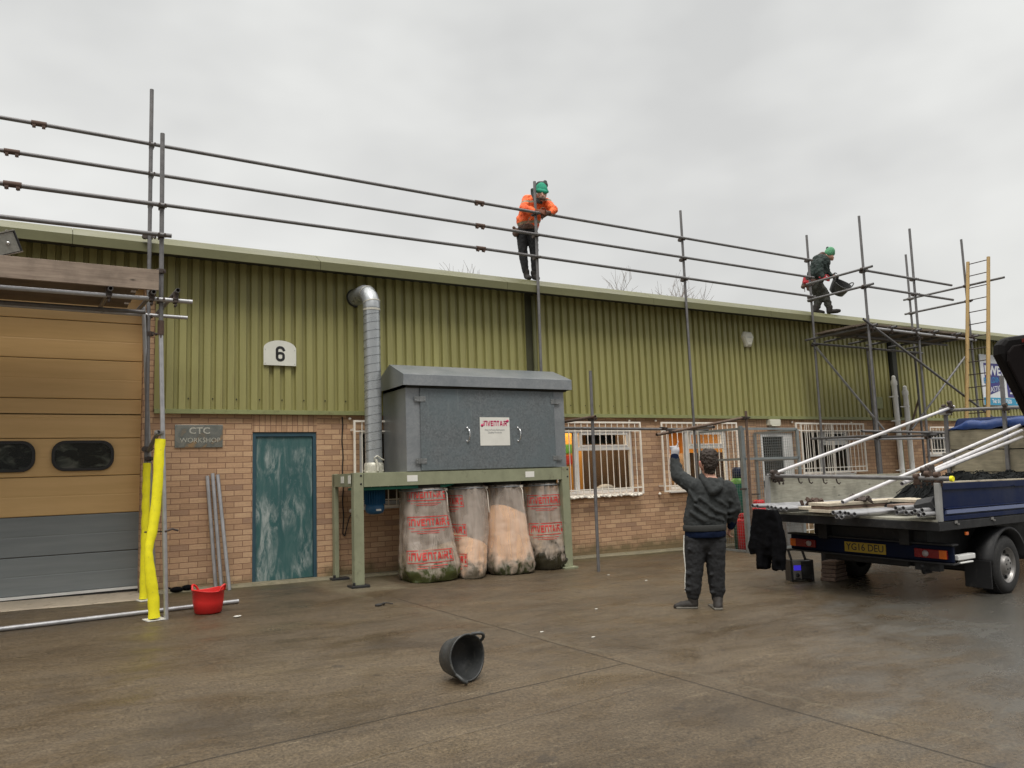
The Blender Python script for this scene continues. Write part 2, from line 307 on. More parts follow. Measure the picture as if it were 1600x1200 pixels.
mat('sawdust', (.95, .56, .3), .95, 0, .1, 9, stain=(.6, .4, .26), bump=.6, bscale=60); mat('sawdust_dark', (.45, .33, .2), .95, 0, .25, 6, stain=(.08, .08, .03))

# ================================================================== mesh helper
ROOTM = {}
class MB:
    def __init__(s): s.v = []; s.f = []; s.sm = []
    def add(s, vs, fs, smooth=False):
        o = len(s.v); s.v += [V(p) for p in vs]; s.f += [tuple(i+o for i in f) for f in fs]; s.sm += [smooth]*len(fs); return s
    def box(s, a, b):
        x0, x1 = sorted((a[0], b[0])); y0, y1 = sorted((a[1], b[1])); z0, z1 = sorted((a[2], b[2]))
        return s.add([(x0, y0, z0), (x1, y0, z0), (x1, y1, z0), (x0, y1, z0), (x0, y0, z1), (x1, y0, z1), (x1, y1, z1), (x0, y1, z1)],
                     [(0, 3, 2, 1), (4, 5, 6, 7), (0, 1, 5, 4), (1, 2, 6, 5), (2, 3, 7, 6), (3, 0, 4, 7)])
    def obox(s, c, ax, ay, az):   # oriented box: centre and half-axis vectors
        c, ax, ay, az = V(c), V(ax), V(ay), V(az)
        p = [c+sx*ax+sy*ay+sz*az for sz in (-1, 1) for sy in (-1, 1) for sx in (-1, 1)]
        return s.add(p, [(0, 2, 3, 1), (4, 5, 7, 6), (0, 1, 5, 4), (1, 3, 7, 5), (3, 2, 6, 7), (2, 0, 4, 6)])
    def bar(s, p0, p1, w, h, up=(0, 0, 1)):
        p0, p1 = V(p0), V(p1); d = (p1-p0); t = d.normalized(); up = V(up)
        if abs(t.dot(up)) > .98: up = V((1, 0, 0))
        sd_ = t.cross(up).normalized(); u2 = sd_.cross(t); return s.obox((p0+p1)/2, d/2, sd_*w/2, u2*h/2)
    def tube(s, pts, r, n=10, caps=True, hollow=0, rads=None):
        pts = [V(p) for p in pts]; m = len(pts); rings = []
        t0 = (pts[1]-pts[0]).normalized(); ref = V((0, 0, 1)) if abs(t0.z) < .9 else V((1, 0, 0)); x_ = t0.cross(ref).normalized()
        for i, p in enumerate(pts):
            t = ((pts[min(i+1, m-1)]-pts[max(i-1, 0)])).normalized(); x_ = (x_-t*x_.dot(t)).normalized(); y_ = t.cross(x_)
            rr = rads[i] if rads else r
            rings.append([p+(x_*math.cos(2*math.pi*k/n)+y_*math.sin(2*math.pi*k/n))*rr for k in range(n)])
        vs = [q for r_ in rings for q in r_]; fs = [(i*n+k, i*n+(k+1) % n, (i+1)*n+(k+1) % n, (i+1)*n+k) for i in range(m-1) for k in range(n)]
        s.add(vs, fs, True)
        if hollow:
            for e_, p, t in ((0, pts[0], (pts[1]-pts[0]).normalized()), (m-1, pts[-1], (pts[-2]-pts[-1]).normalized())):
                ou = rings[e_]; inn = [p+(q-p)*hollow for q in ou]; dp = [q+t*.12 for q in inn]; fw = e_ == 0
                fs = []
                for k in range(n):
                    k2 = (k+1) % n
                    fs += [(k, n+k, n+k2, k2), (n+k, 2*n+k, 2*n+k2, n+k2)] if fw else [(k, k2, n+k2, n+k), (n+k, n+k2, 2*n+k2, 2*n+k)]
                fs.append(tuple(range(2*n, 3*n))); s.add(ou+inn+dp, fs, False)
        elif caps:
            s.add(rings[0], [tuple(range(n))[::-1]]); s.add(rings[-1], [tuple(range(n))])
        return s
    def lathe(s, prof, c=(0, 0, 0), n=24, M=None, smooth=True, sx=1, sy=1):
        vs = []; c = V(c)
        for r, z in prof:
            for k in range(n):
                a = 2*math.pi*k/n; p = V((r*sx*math.cos(a), r*sy*math.sin(a), z)); vs.append((M @ p if M else p)+c)
        m = len(prof); fs = [(i*n+k, i*n+(k+1) % n, (i+1)*n+(k+1) % n, (i+1)*n+k) for i in range(m-1) for k in range(n)]
        s.add(vs, fs, smooth); return s
    def prism(s, poly, y0, y1, M=None):   # poly in (x,z), extruded along y
        n = len(poly); vs = [V((x, y0, z)) for x, z in poly]+[V((x, y1, z)) for x, z in poly]
        if M: vs = [M @ q for q in vs]
        return s.add(vs, [tuple(range(n)), tuple(range(n, 2*n))[::-1]]+[(i, n+i, n+(i+1) % n, (i+1) % n) for i in range(n)])
    def sphere(s, c, r, n=12, m=8, sc=(1, 1, 1)):
        c = V(c); vs = []
        for i in range(m+1):
            th = math.pi*i/m
            for k in range(n): a = 2*math.pi*k/n; vs.append(c+V((r*sc[0]*math.sin(th)*math.cos(a), r*sc[1]*math.sin(th)*math.sin(a), -r*sc[2]*math.cos(th))))
        return s.add(vs, [(i*n+k, i*n+(k+1) % n, (i+1)*n+(k+1) % n, (i+1)*n+k) for i in range(m) for k in range(n)], True)
    def cap(s, p0, r0, p1, r1, sc=None, n=12):  # tapered capsule for bodies; sc = (axis vector, factor) squash
        p0, p1 = V(p0), V(p1); d = p1-p0; Ln = max(d.length, 1e-4); t = d/Ln; ref = V((0, 0, 1)) if abs(t.z) < .9 else V((0, 1, 0)); x_ = t.cross(ref).normalized(); y_ = t.cross(x_)
        prof = [(-r0*math.cos(a), r0*math.sin(a)) for a in [0.15, .5, .9, 1.25, 1.57]]+[(Ln+r1*math.sin(a), r1*math.cos(a)) for a in [0, .35, .7, 1.05, 1.42]]
        vs = []
        for z, r in prof:
            for k in range(n):
                a = 2*math.pi*k/n; q = (x_*math.cos(a)+y_*math.sin(a))*r
                if sc is not None: ax = V(sc[0]).normalized(); q = q+ax*q.dot(ax)*(sc[1]-1)
                vs.append(p0+t*z+q)
        m = len(prof); fs = [(i*n+k, i*n+(k+1) % n, (i+1)*n+(k+1) % n, (i+1)*n+k) for i in range(m-1) for k in range(n)]
        fs += [tuple(range(n))[::-1], tuple(range((m-1)*n, m*n))]
        s.add(vs, fs, True); return s
    def xf(s, M): s.v = [M @ q for q in s.v]; return s
    def text(s, txt, size, M, depth=.001, bold=0, align='CENTER', sx=1):
        cu = D.curves.new('t', 'FONT'); cu.body = txt; cu.size = size; cu.extrude = depth; cu.offset = bold; cu.align_x = align; cu.align_y = 'CENTER'; cu.resolution_u = 3
        o = D.objects.new('t', cu); COL.objects.link(o); dg = bpy.context.evaluated_depsgraph_get(); me = D.meshes.new_from_object(o.evaluated_get(dg))
        s.add([M @ V((p.co.x*sx, p.co.y, p.co.z)) for p in me.vertices], [tuple(p.vertices) for p in me.polygons])
        D.objects.remove(o); D.curves.remove(cu); D.meshes.remove(me); return s
    def build(s, name, mt, parent=None, label=None, cat=None, group=None, kind=None, world=True, bevel=0, auto=True):
        vs = s.v
        root = parent
        if parent is not None and world and parent.name in ROOTM:
            Mi = ROOTM[parent.name].inverted(); vs = [Mi @ q for q in vs]
        me = D.meshes.new(name); me.from_pydata([tuple(q) for q in vs], [], s.f); me.update()
        me.polygons.foreach_set('use_smooth', s.sm)
        o = D.objects.new(name, me); COL.objects.link(o); me.materials.append(MATS[mt] if isinstance(mt, str) else mt)
        if parent is not None: o.parent = parent; ROOTM[o.name] = ROOTM.get(parent.name, Matrix())
        bm = bmesh.new(); bm.from_mesh(me); bmesh.ops.recalc_face_normals(bm, faces=bm.faces); bm.to_mesh(me); bm.free()
        if bevel:
            md = o.modifiers.new('bevel', 'BEVEL'); md.width = bevel; md.segments = 2; md.limit_method = 'ANGLE'; md.angle_limit = math.radians(40)
        tag(o, label, cat, group, kind); return o
def tag(o, label=None, cat=None, group=None, kind=None):
    for k, v_ in (('label', label), ('category', cat), ('group', group), ('kind', kind)):
        if v_: o[k] = v_
    return o
def thing(name, label, cat, loc=(0, 0, 0), rz=0, group=None, M=None):
    o = D.objects.new(name, None); COL.objects.link(o); m = M if M is not None else Matrix.Translation(V(loc)) @ Matrix.Rotation(rz, 4, 'Z')
    o.matrix_world = m; o.empty_display_size = .1; ROOTM[o.name] = m.copy(); return tag(o, label, cat, group)
def gz(x, y): return .02+.03*y-.015*(x-5)
WALLM = lambda x, y, z: Matrix.Translation((x, y, z)) @ Matrix.Rotation(math.pi/2, 4, 'X')   # text lying on a wall facing the yard
# ================================================================== ground
g = MB(); xs = [-90, -40, -20]+[i for i in range(-12, 25, 4)]+[40, 80, 150]; ys = [-90, -50, -30]+[i for i in range(-20, 3, 4)]+[4, 60, 120]
g.v = [V((a, c_, gz(a, min(c_, 4) if c_ > 4 else c_))) for c_ in ys for a in xs]; nx = len(xs)
g.f = [(j*nx+i, j*nx+i+1, (j+1)*nx+i+1, (j+1)*nx+i) for j in range(len(ys)-1) for i in range(nx-1)]; g.sm = [False]*len(g.f)
g.build('ground', 'yard_concrete', kind='structure')
def strip(name, x0, x1, y0, y1, h, mt, n=10):
    a = MB()
    for i in range(n):
        xa, xb = x0+(x1-x0)*i/n, x0+(x1-x0)*(i+1)/n
        ya = y0+.02*math.sin(i*2.1); yb = y0+.02*math.sin((i+1)*2.1)
        vs = [(xa, ya, gz(xa, ya)+.002), (xb, yb, gz(xb, yb)+.002), (xb, yb+.03, gz(xb, y0)+h), (xa, ya+.03, gz(xa, y0)+h), (xb, y1, gz(xb, y1)+h+.004), (xa, y1, gz(xa, y1)+h+.004)]
        a.add(vs, [(0, 1, 2, 3), (3, 2, 4, 5)])
    a.build(name, mt, kind='structure')
strip('pavement', 1.15, 34, -.16, .02, .03, 'apron_concrete', 60)
strip('threshold', -3.2, 1.14, -.5, .35, .012, 'threshold_concrete')

# ================================================================== industrial unit
bld = thing('industrial_unit', 'long low industrial building with brown brick base and olive green ribbed metal cladding above', 'building', (0, 0, 0))
ZT = 2.35; XR = 40.0
# openings in the brick face: (x0, x1, z0, z1)
openings = [(2.376, 3.262, -.5, 2.108), (3.9, 9.03, 1.03, 2.14), (9.86, 11.38, 1.03, 2.14), (12.3, 13.3, -.5, 2.08), (13.5, 15.1, 1.2, 2.14), (18.0, 19.6, 1.55, 2.12)]
def wall_with_holes(xa, xb, za, zb, holes, y=0, depth=.11):
    m = MB(); cx = sorted({xa, xb}|{h[0] for h in holes}|{h[1] for h in holes}); cz = sorted({za, zb}|{max(za, h[2]) for h in holes}|{h[3] for h in holes})
    def solid(x_, z_): return not any(h[0] < x_ < h[1] and h[2] < z_ < h[3] for h in holes)
    for i in range(len(cx)-1):
        for j in range(len(cz)-1):
            if solid((cx[i]+cx[i+1])/2, (cz[j]+cz[j+1])/2):
                m.add([(cx[i], y, cz[j]), (cx[i+1], y, cz[j]), (cx[i+1], y, cz[j+1]), (cx[i], y, cz[j+1])], [(0, 1, 2, 3)])
    for x0, x1, z0, z1 in holes:
        z0 = max(za, z0)
        m.add([(x0, y, z0), (x0, y, z1), (x0, y+depth, z1), (x0, y+depth, z0)], [(0, 1, 2, 3)]); m.add([(x1, y, z0), (x1, y+depth, z0), (x1, y+depth, z1), (x1, y, z1)], [(0, 1, 2, 3)])
        m.add([(x0, y, z1), (x1, y, z1), (x1, y+depth, z1), (x0, y+depth, z1)], [(0, 1, 2, 3)]); m.add([(x0, y, z0), (x0, y+depth, z0), (x1, y+depth, z0), (x1, y, z0)], [(0, 1, 2, 3)])
    return m
w = wall_with_holes(1.0, XR, -.5, ZT+.03, openings)
w.add([(1.0, 0, -.5), (1.0, 0, 4.12), (1.0, .22, 4.12), (1.0, .22, -.5)], [(0, 1, 2, 3)]); w.add([(1.0, 0, ZT+.03), (1.13, 0, ZT+.03), (1.13, 0, 4.12), (1.0, 0, 4.12)], [(0, 1, 2, 3)])
w2 = MB(); w2.add([(-9, 0, -.5), (-3, 0, -.5), (-3, 0, 4.12), (-9, 0, 4.12)], [(0, 1, 2, 3)]); w2.add([(-3, 0, -.5), (-3, .22, -.5), (-3, .22, 4.12), (-3, 0, 4.12)], [(0, 1, 2, 3)]); w2.build('brick_wall', 'brick', bld)
w.build('brick_wall', 'brick', bld)
m = MB(); m.box((2.37, -.004, 2.112), (3.268, .1, 2.347)); m.build('brick_lintel', 'brick_soldier', bld)
m = MB(); m.box((12.2, -.004, 2.1), (15.6, .1, 2.347)); m.build('brick_lintel', 'brick_soldier', bld)
# cladding: trapezoidal ribs
PI_, X0 = .1535, 4.3264
def cladding(xa, xb, za, zb, name='cladding'):
    m = MB(); pts = [(xa, -.02)]; k = math.floor((xa-X0)/PI_); x = X0+k*PI_
    while x < xb:
        for dx, y in ((0, -.02), (.012, -.068), (.095, -.068), (.107, -.02)):
            q = x+dx
            if xa < q < xb: pts.append((q, y))
        x += PI_
    pts.append((xb, -.02)); vs = [(a, y, za) for a, y in pts]+[(a, y, zb) for a, y in pts]; n = len(pts)
    m.add(vs, [(i, i+1, n+i+1, n+i) for i in range(n-1)]); return m
gaps = [(6.83, 7.0), (16.62, 16.95), (24.6, 24.75)]
xa = 1.13
for a, c_ in gaps+[(XR, XR)]:
    cladding(xa, a, 2.405, 4.6).build('cladding', 'olive_sheet', bld)
    if c_ > a: g_ = MB(); g_.add([(a, -.01, 2.4), (c_, -.01, 2.4), (c_, -.01, 4.6), (a, -.01, 4.6)], [(0, 1, 2, 3)]); g_.build('expansion_joint', 'joint_olive' if a < 10 else 'dark_recess', bld)
    xa = c_
cladding(-9, 1.13, 4.12, 4.6).build('cladding', 'olive_sheet', bld)
# screws near the foot of the cladding
m = MB(); k = 0; x = X0-21*PI_
while x < 30:
    if 1.2 < x and k % 2 == 0: m.box((x+.126, -.03, 2.55), (x+.14, -.019, 2.564))
    x += PI_; k += 1
m.build('screws', 'ink_black', bld)
m = MB(); m.box((1.13, -.075, 2.352), (XR, .0, 2.366)); m.add([(1.13, -.076, 2.351), (XR, -.076, 2.351), (XR, -.073, 2.408), (1.13, -.073, 2.408)], [(0, 1, 2, 3)]); m.add([(1.13, -.073, 2.408), (XR, -.073, 2.408), (XR, 0, 2.42), (1.13, 0, 2.42)], [(0, 1, 2, 3)])
m.build('drip_trim', 'olive_trim', bld)
m = MB(); m.box((-3.1, -.03, 4.06), (1.13, .0, 4.13)); m.build('door_head_trim', 'olive_trim', bld)
# eaves fascia in butted lengths, sloping back to the roof edge
x = -9
m = MB()
while x < XR:
    x1 = min(x+3.05, XR); h = .0015*math.sin(x*3)
    pr = [(-.45, 4.366), (-.465, 4.366), (-.467+h, 4.485), (-.2, 4.642), (-.12, 4.655), (-.12, 4.64), (-.2, 4.62), (-.45, 4.47)]
    n = len(pr); a, c_ = x+.003, x1-.003
    m.add([(a, y, z) for y, z in pr]+[(c_, y, z) for y, z in pr], [(i, (i+1) % n, n+(i+1) % n, n+i) for i in range(n)]+[tuple(range(n)), tuple(range(n, 2*n))])
    x = x1
m.build('fascia', 'olive_fascia', bld)
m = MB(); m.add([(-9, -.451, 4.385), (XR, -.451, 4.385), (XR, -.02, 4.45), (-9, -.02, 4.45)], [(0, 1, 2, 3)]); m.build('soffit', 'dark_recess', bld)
m = MB(); m.add([(-9, -.13, 4.642), (XR, -.13, 4.642), (XR, 14, 5.86), (-9, 14, 5.86), (-9, 28, 4.6), (XR, 28, 4.6)], [(0, 1, 2, 3), (3, 2, 5, 4)])
m.build('roof', 'roof_sheet', bld)
m = MB(); m.box((-9, .5, -.5), (-8.9, 28, 4.4)); m.box((XR-.1, .0, -.5), (XR, 28, 4.4)); m.box((-9, 27.9, -.5), (XR, 28, 4.5)); m.build('end_wall', 'brick', bld)
m = MB(); m.box((-9, 3.0, -.5), (XR, 3.1, 4.4)); m.box((-9, .2, 2.345), (XR, 3, 2.36)); m.build('inner_wall', 'room_dark', bld)
# roller door
rd = None
secs = [(.165, .62, 'door_grey'), (.62, 1.10, 'door_grey'), (1.10, 1.575, 'door_orange'), (1.575, 2.05, 'door_orange'), (2.05, 2.55, 'door_orange'), (2.55, 3.05, 'door_orange'), (3.05, 3.55, 'door_orange'), (3.55, 4.12, 'door_orange')]
for i, (z0, z1, mt_) in enumerate(secs):
    m = MB(); y = .2
    # each section is a pressed panel with a mid crease and a shadow gap above
    zz = [z0+.004, z0+.012, (z0+z1)/2-.012, (z0+z1)/2, (z0+z1)/2+.012, z1-.01, z1-.003]; yy = [y+.007, y, y, y+.0025, y, y, y+.007]
    vs = [(xx, b_, a) for xx in (-3, 1.0) for a, b_ in zip(zz, yy)]; n = len(zz)
    m.add(vs, [(j, n+j, n+j+1, j+1) for j in range(n-1)])
    o = m.build('roller_door_panel', mt_, bld)
    if i == 3:
        for cx in (-2.21, -1.37, -.51, .35):
            def ob(w_, h_, k=7):
                r_ = h_*.78; pts = []
                for qx, qz, a0 in ((w_-r_, h_-r_, 0), (-w_+r_, h_-r_, 90), (-w_+r_, -h_+r_, 180), (w_-r_, -h_+r_, 270)):
                    for j in range(k): a = math.radians(a0+90*j/(k-1)); pts.append((qx+r_*math.cos(a), qz+r_*math.sin(a)))
                return pts
            cz = 1.83; fo = ob(.345, .19); fi = ob(.31, .155); n = len(fo); fr = MB()
            vs = [(cx+a, .2, cz+b_) for a, b_ in fo]+[(cx+a, .172, cz+b_) for a, b_ in fo]+[(cx+a*.985, .165, cz+b_*.97) for a, b_ in fo]+[(cx+a, .165, cz+b_) for a, b_ in fi]+[(cx+a, .195, cz+b_) for a, b_ in fi]
            fr.add(vs, [(q*n+j, q*n+(j+1) % n, (q+1)*n+(j+1) % n, (q+1)*n+j) for q in range(4) for j in range(n)])
            fo_ = fr.build('window_frame', 'black_plastic', o)
            pa = MB(); pa.add([(cx+a, .188, cz+b_) for a, b_ in fi], [tuple(range(n))]); pa.build('window_pane', 'door_pane', o)
m = MB(); m.box((-3, .18, .135), (1.0, .22, .166)); m.build('door_seal_strip', 'upvc', bld)
m = MB(); m.box((-3, .19, -.05), (1.0, .215, .135)); m.build('door_seal', 'black_plastic', bld)
# teal steel door
fr = MB(); zb = .055
fr.box((2.378, .012, zb), (2.424, .1, 2.106)); fr.box((3.214, .012, zb), (3.26, .1, 2.106)); fr.box((2.424, .013, 2.05), (3.214, .1, 2.106)); fr.build('door_frame', 'door_frame_teal', bld)
m = MB(); m.box((2.428, .035, .085), (3.21, .08, 2.046)); dr = m.build('steel_door', 'door_teal', bld, bevel=.003)
m = MB(); m.box((2.42, .05, .02), (3.215, .1, .085)); m.build('door_sill', 'dark_recess', bld)
# windows
def window(x0, x1, z0, z1, mull, tops, y=.04):
    f_ = MB(); t = .055
    f_.box((x0, y, z0), (x0+t, y+.06, z1)); f_.box((x1-t, y, z0), (x1, y+.06, z1)); f_.box((x0+t, y+.001, z1-t), (x1-t, y+.06, z1)); f_.box((x0+t, y+.001, z0), (x1-t, y+.06, z0+t))
    for q in mull: f_.box((q-.045, y-.004, z0+.002), (q+.045, y+.058, z1-.002))
    for a, c_, zt in tops:
        f_.box((a, y-.002, zt-.04), (c_, y+.055, zt+.02)); f_.box((a+.04, y-.008, zt+.022), (c_-.04, y+.05, zt+.055))
        f_.box((a+.04, y-.008, z1-t-.035), (c_-.04, y+.05, z1-t-.001)); f_.box((a+.04, y-.008, zt+.055), (a+.075, y+.05, z1-t-.035)); f_.box((c_-.075, y-.008, zt+.055), (c_-.04, y+.05, z1-t-.035))
    wf = f_.build('window', 'upvc', bld, bevel=.004)
    p_ = MB(); p_.box((x0+.02, y+.028, z0+.02), (x1-.02, y+.034, z1-.02)); p_.build('pane', 'pane_glass', wf)
    s_ = MB(); s_.box((x0-.05, -.045, z0-.055), (x1+.05, y+.02, z0-.003)); s_.build('sill', 'upvc', wf, bevel=.005)
window(3.9, 9.03, 1.03, 2.14, [5.2, 6.5, 7.8], [(7.845, 8.98, 1.82)])
window(9.86, 11.38, 1.03, 2.14, [10.36], [(10.4, 11.33, 1.82)])
window(13.5, 15.1, 1.2, 2.14, [14.2], [(14.25, 15.05, 1.85)])
window(18.0, 19.6, 1.55, 2.12, [18.8], [])
# rooms behind the glass, with the ceiling lamps that are on inside
def room(x0, x1, orange=True):
    m = MB(); m.box((x0, 2.1, -.3), (x1, 2.15, 2.34)); m.box((x0-.05, .13, -.3), (x0, 2.1, 2.34)); m.box((x1, .13, -.3), (x1+.05, 2.1, 2.34)); m.build('room_wall', 'orange_wall' if orange else 'room_dark', bld)
room(3.8, 9.5); room(9.55, 12.1)
m = MB(); m.box((3.92, .3, -.3), (5.1, .5, 2.3)); m.box((5.1, .35, -.3), (6.9, .5, 2.3)); m.box((8.45, .9, -.3), (9.45, 1.5, 1.93)); m.box((9.3, .55, -.3), (9.48, .85, 2.1)); m.box((10.9, .6, -.3), (12.0, 1.7, 1.72)); m.box((10.25, 1.95, 1.35), (10.75, 2.05, 1.95)); m.box((8.45, .95, 1.96), (8.5, 1.0, 2.3)); m.build('room_cupboard_and_blocker', 'room_dark', bld)  # two tall left boxes are added to block the lit orange room
m = MB(); m.box((6.95, .66, -.3), (8.38, .7, 2.33)); m.build('room_wall', 'orange_wall', bld)
m = MB(); m.box((7.93, .64, 1.76), (8.13, .655, 1.92)); m.build('notice', 'poster_green', bld); m = MB(); m.box((7.93, .64, 1.56), (8.13, .655, 1.72)); m.build('notice', 'poster_red', bld)
m = MB(); m.sphere((8.6, .32, 1.09), .13, sc=(1.5, .8, .75)); m.sphere((8.42, .3, 1.08), .08, sc=(1.3, .8, .8)); m.build('plastic_bag', 'bag_white', bld)
for i, (xx, en) in enumerate(((8.0, 13), (9.0, 9), (10.5, 75))):
    ld = D.lights.new('room_lamp', 'AREA'); ld.energy = en; ld.size = .6; ld.color = (1, .78, .5); lo = D.objects.new('room_lamp', ld); COL.objects.link(lo); lo.location = (xx, .42 if i < 2 else 1.1, 2.3); lo.parent = bld
# white glazed door behind the cage
m = MB()
for a, c_ in (((12.3, .03, -.1), (12.4, .1, 2.08)), ((13.0, .03, -.1), (13.28, .1, 2.08)), ((12.4, .031, 2.0), (13.0, .1, 2.08)), ((12.4, .031, -.1), (13.0, .1, .12)), ((12.4, .033, .95), (13.0, .1, 1.03))): m.box(a, c_)
wd = m.build('glazed_door', 'upvc', bld, bevel=.004); m = MB(); m.box((12.39, .06, .1), (13.01, .07, 2.02)); m.build('pane', 'smoked_glass', wd)
m = MB(); m.box((12.33, -.04, .98), (12.37, .03, 1.12)); m.box((12.33, -.05, 1.03), (12.46, -.035, 1.05)); m.build('handle', 'black_plastic', wd)
# security guards over the windows: frame and bars
def guard(x0, x1, z0, z1, y=-.15, sp=.13, ztop=None, name='window_guard', M=None, legs=True):
    m = MB(); t = .028
    m.box((x0, y-t/2, z0), (x0+t, y+t/2, z1)); m.box((x1-t, y-t/2, z0), (x1, y+t/2, z1)); m.box((x0+t, y-t/2+.001, z1-t), (x1-t, y+t/2-.001, z1)); m.box((x0+t, y-t/2+.001, z0), (x1-t, y+t/2-.001, z0+t))
    if legs:
        for xx in (x0+.005, x1-.02):
            for zz in (z0+.1, z1-.15): m.box((xx, y+t/2, zz), (xx+.015, 0, zz+.03))
        for xx in (x0-.04, x1-.18): m.sphere((xx+.03, -.03, z0-.03), .028); m.sphere((xx+.03, -.03, z1+.03), .022)
    n = max(1, round((x1-x0)/sp))
    for i in range(1, n):
        q = x0+(x1-x0)*i/n; m.tube([(q, y, z0+t), (q, y, z1-t if ztop is None else ztop)], .0085, 6)
    m.box((x0+t, y-.006, z0+.1), (x1-t, y+.003, z0+.118)); m.box((x0+t, y-.006, z1-.17), (x1-t, y+.003, z1-.152))
    if M is not None: m.xf(M)
    return m.build(name, 'guard_white', bld)
guard(3.76, 9.09, 1.0, 2.27); guard(9.57, 11.5, 1.0, 2.27); guard(13.25, 15.3, 1.22, 2.26, -.22); guard(17.9, 19.7, 1.55, 2.2, -.12)
# hinged door guard standing open beyond the cage
Mg = Matrix.Translation((12.95, -.35, 0)) @ Matrix.Rotation(math.radians(6), 4, 'Z')
guard(0, 1.3, .0, 2.26, 0, .185, name='door_guard', M=Mg, legs=False)
# flaking paint lumps on the sill of the main window
m = MB()
for i in range(60):
    q = 7.3+rnd.random()*1.75; m.sphere((q, -.15-rnd.random()*.04, 1.0-rnd.random()*.025), .012+rnd.random()*.016, 6, 4, (1.6, .7, .8))
m.build('flaking_paint', 'guard_white', bld)
# white waste pipes, green downpipe between them
for x_, zt in ((16.56, 3.26), (16.95, 3.04)):
    m = MB(); m.tube([(x_, -.2, -.1), (x_, -.2, zt)], .058, 16); m.tube([(x_, -.2, zt-.12), (x_, -.2, zt-.03)], .07, 16); m.tube([(x_, -.2, zt), (x_, -.2, zt+.06)], .045, 14); m.sphere((x_, -.2, zt+.06), .045)
    for zz in (zt-.4, zt-.95, 1.2): m.tube([(x_, -.2, zz), (x_, -.2, zz+.04)], .066, 16); m.box((x_-.22, -.21, zz), (x_, -.19, zz+.02))
    m.build('waste_pipe', 'downpipe_white', bld)
m = MB(); m.box((16.73, -.11, -.1), (16.83, -.02, 2.5)); m.build('downpipe', 'olive_trim', bld); m = MB(); m.box((16.7, -.13, 2.42), (16.86, -.062, 4.4)); m.build('downpipe', 'dark_recess', bld)
m = MB(); m.tube([(6.96, -.09, 2.45), (6.96, -.09, 4.4)], .034, 12); m.build('downpipe', 'olive_fascia', bld)
# black cable down the brickwork beside the first window guard
m = MB(); m.tube([(3.64+.008*math.sin(i*1.7), -.012, 2.33-.12*i) for i in range(15)]+[(3.66, -.02, .62)], .009, 6); m.tube([(3.8, -.05, .95), (3.72, -.08, .9), (3.69, -.06, .8), (3.66, -.02, .62)], .008, 6); m.build('cable', 'cable_black', bld)
m = MB(); m.box((12.5, -.12, 2.22), (12.8, -.0, 2.34)); m.box((12.53, -.13, 2.2), (12.77, -.03, 2.22)); m.build('bulkhead_light', 'alarm_cream', bld, bevel=.01)
m = MB(); m.box((15.95, -.13, 2.6), (16.2, -.06, 2.87)); m.build('vent_cowl', 'olive_trim', bld, bevel=.01)
# alarm box
al = thing('alarm_box', 'cream hexagonal burglar alarm box mounted high on the green cladding', 'alarm', (12.04, -.06, 3.96))
hexp = [(-.16, .05), (-.1, .15), (.1, .15), (.16, .05), (.07, -.16), (-.07, -.16)]
m = MB(); n = 6; vs = [(12.04+a, -.058, 3.96+b_) for a, b_ in hexp]+[(12.04+a*.97, -.11, 3.96+b_*.97) for a, b_ in hexp]+[(12.04+a*.72, -.145, 3.96+b_*.72) for a, b_ in hexp]
m.add(vs, [(q*n+j, q*n+(j+1) % n, (q+1)*n+(j+1) % n, (q+1)*n+j) for q in range(2) for j in range(n)]+[tuple(range(2*n, 3*n))]); m.build('cover', 'alarm_cream', al)
m = MB(); m.box((11.98, -.147, 3.985), (12.1, -.1462, 3.995)); m.box((12.02, -.147, 3.9), (12.06, -.1462, 3.908)); m.build('markings', 'ink_grey', al)
# number 6 plate
s6 = thing('number_sign', 'white arched plate with black number 6 on green cladding', 'sign', (2.725, -.1, 3.2))
poly = [(2.5, 3.035), (2.95, 3.035), (2.95, 3.27)]+[(2.725+.225*math.cos(a), 3.27+.12*math.sin(a)) for a in [math.radians(q) for q in range(12, 180, 12)]]+[(2.5, 3.27)]
m = MB(); m.prism(poly, -.1, -.085); m.build('plate', 'sign_cream', s6)
def boldtext(txt, size, x, y, z, mt_, par, bold, sx=1, name='lettering', depth=.0015):
    m = MB(); m.text(txt, size, WALLM(x, y, z), depth, bold, sx=sx); return m.build(name, mt_, par)
m = MB(); pth = [(.052, .045)]+[(.0+.045*math.cos(a)*1.0, .055+.035*math.sin(a)*1.0) for a in [math.radians(q) for q in range(20, 181, 20)]]+[(-.045, -.045)]+[(.045*math.cos(a), -.055+.035*math.sin(a)) for a in [math.radians(q) for q in range(200, 361, 20)]]+[(.045, -.02)]+[(.045*math.cos(a), -.02+.03*math.sin(a)) for a in [math.radians(q) for q in range(20, 170, 20)]]
for i in range(len(pth)-1):
    a, c_ = V((pth[i][0], 0, pth[i][1])), V((pth[i+1][0], 0, pth[i+1][1])); d = (c_-a).normalized()*.006
    m.bar(V((2.728, -.1022-.0001*(i%3), 3.2))+a-d, V((2.728, -.1022-.0001*(i%3), 3.2))+c_+d, .0004 if False else .036, .001, up=(0, 1, 0))
m.build('number', 'ink_black', s6)
m = MB()
for a, b_ in ((2.52, 3.255), (2.93, 3.255), (2.52, 3.06), (2.93, 3.06)): m.sphere((a, -.101, b_), .006, 6, 4)
m.build('screws', 'ink_grey', s6)
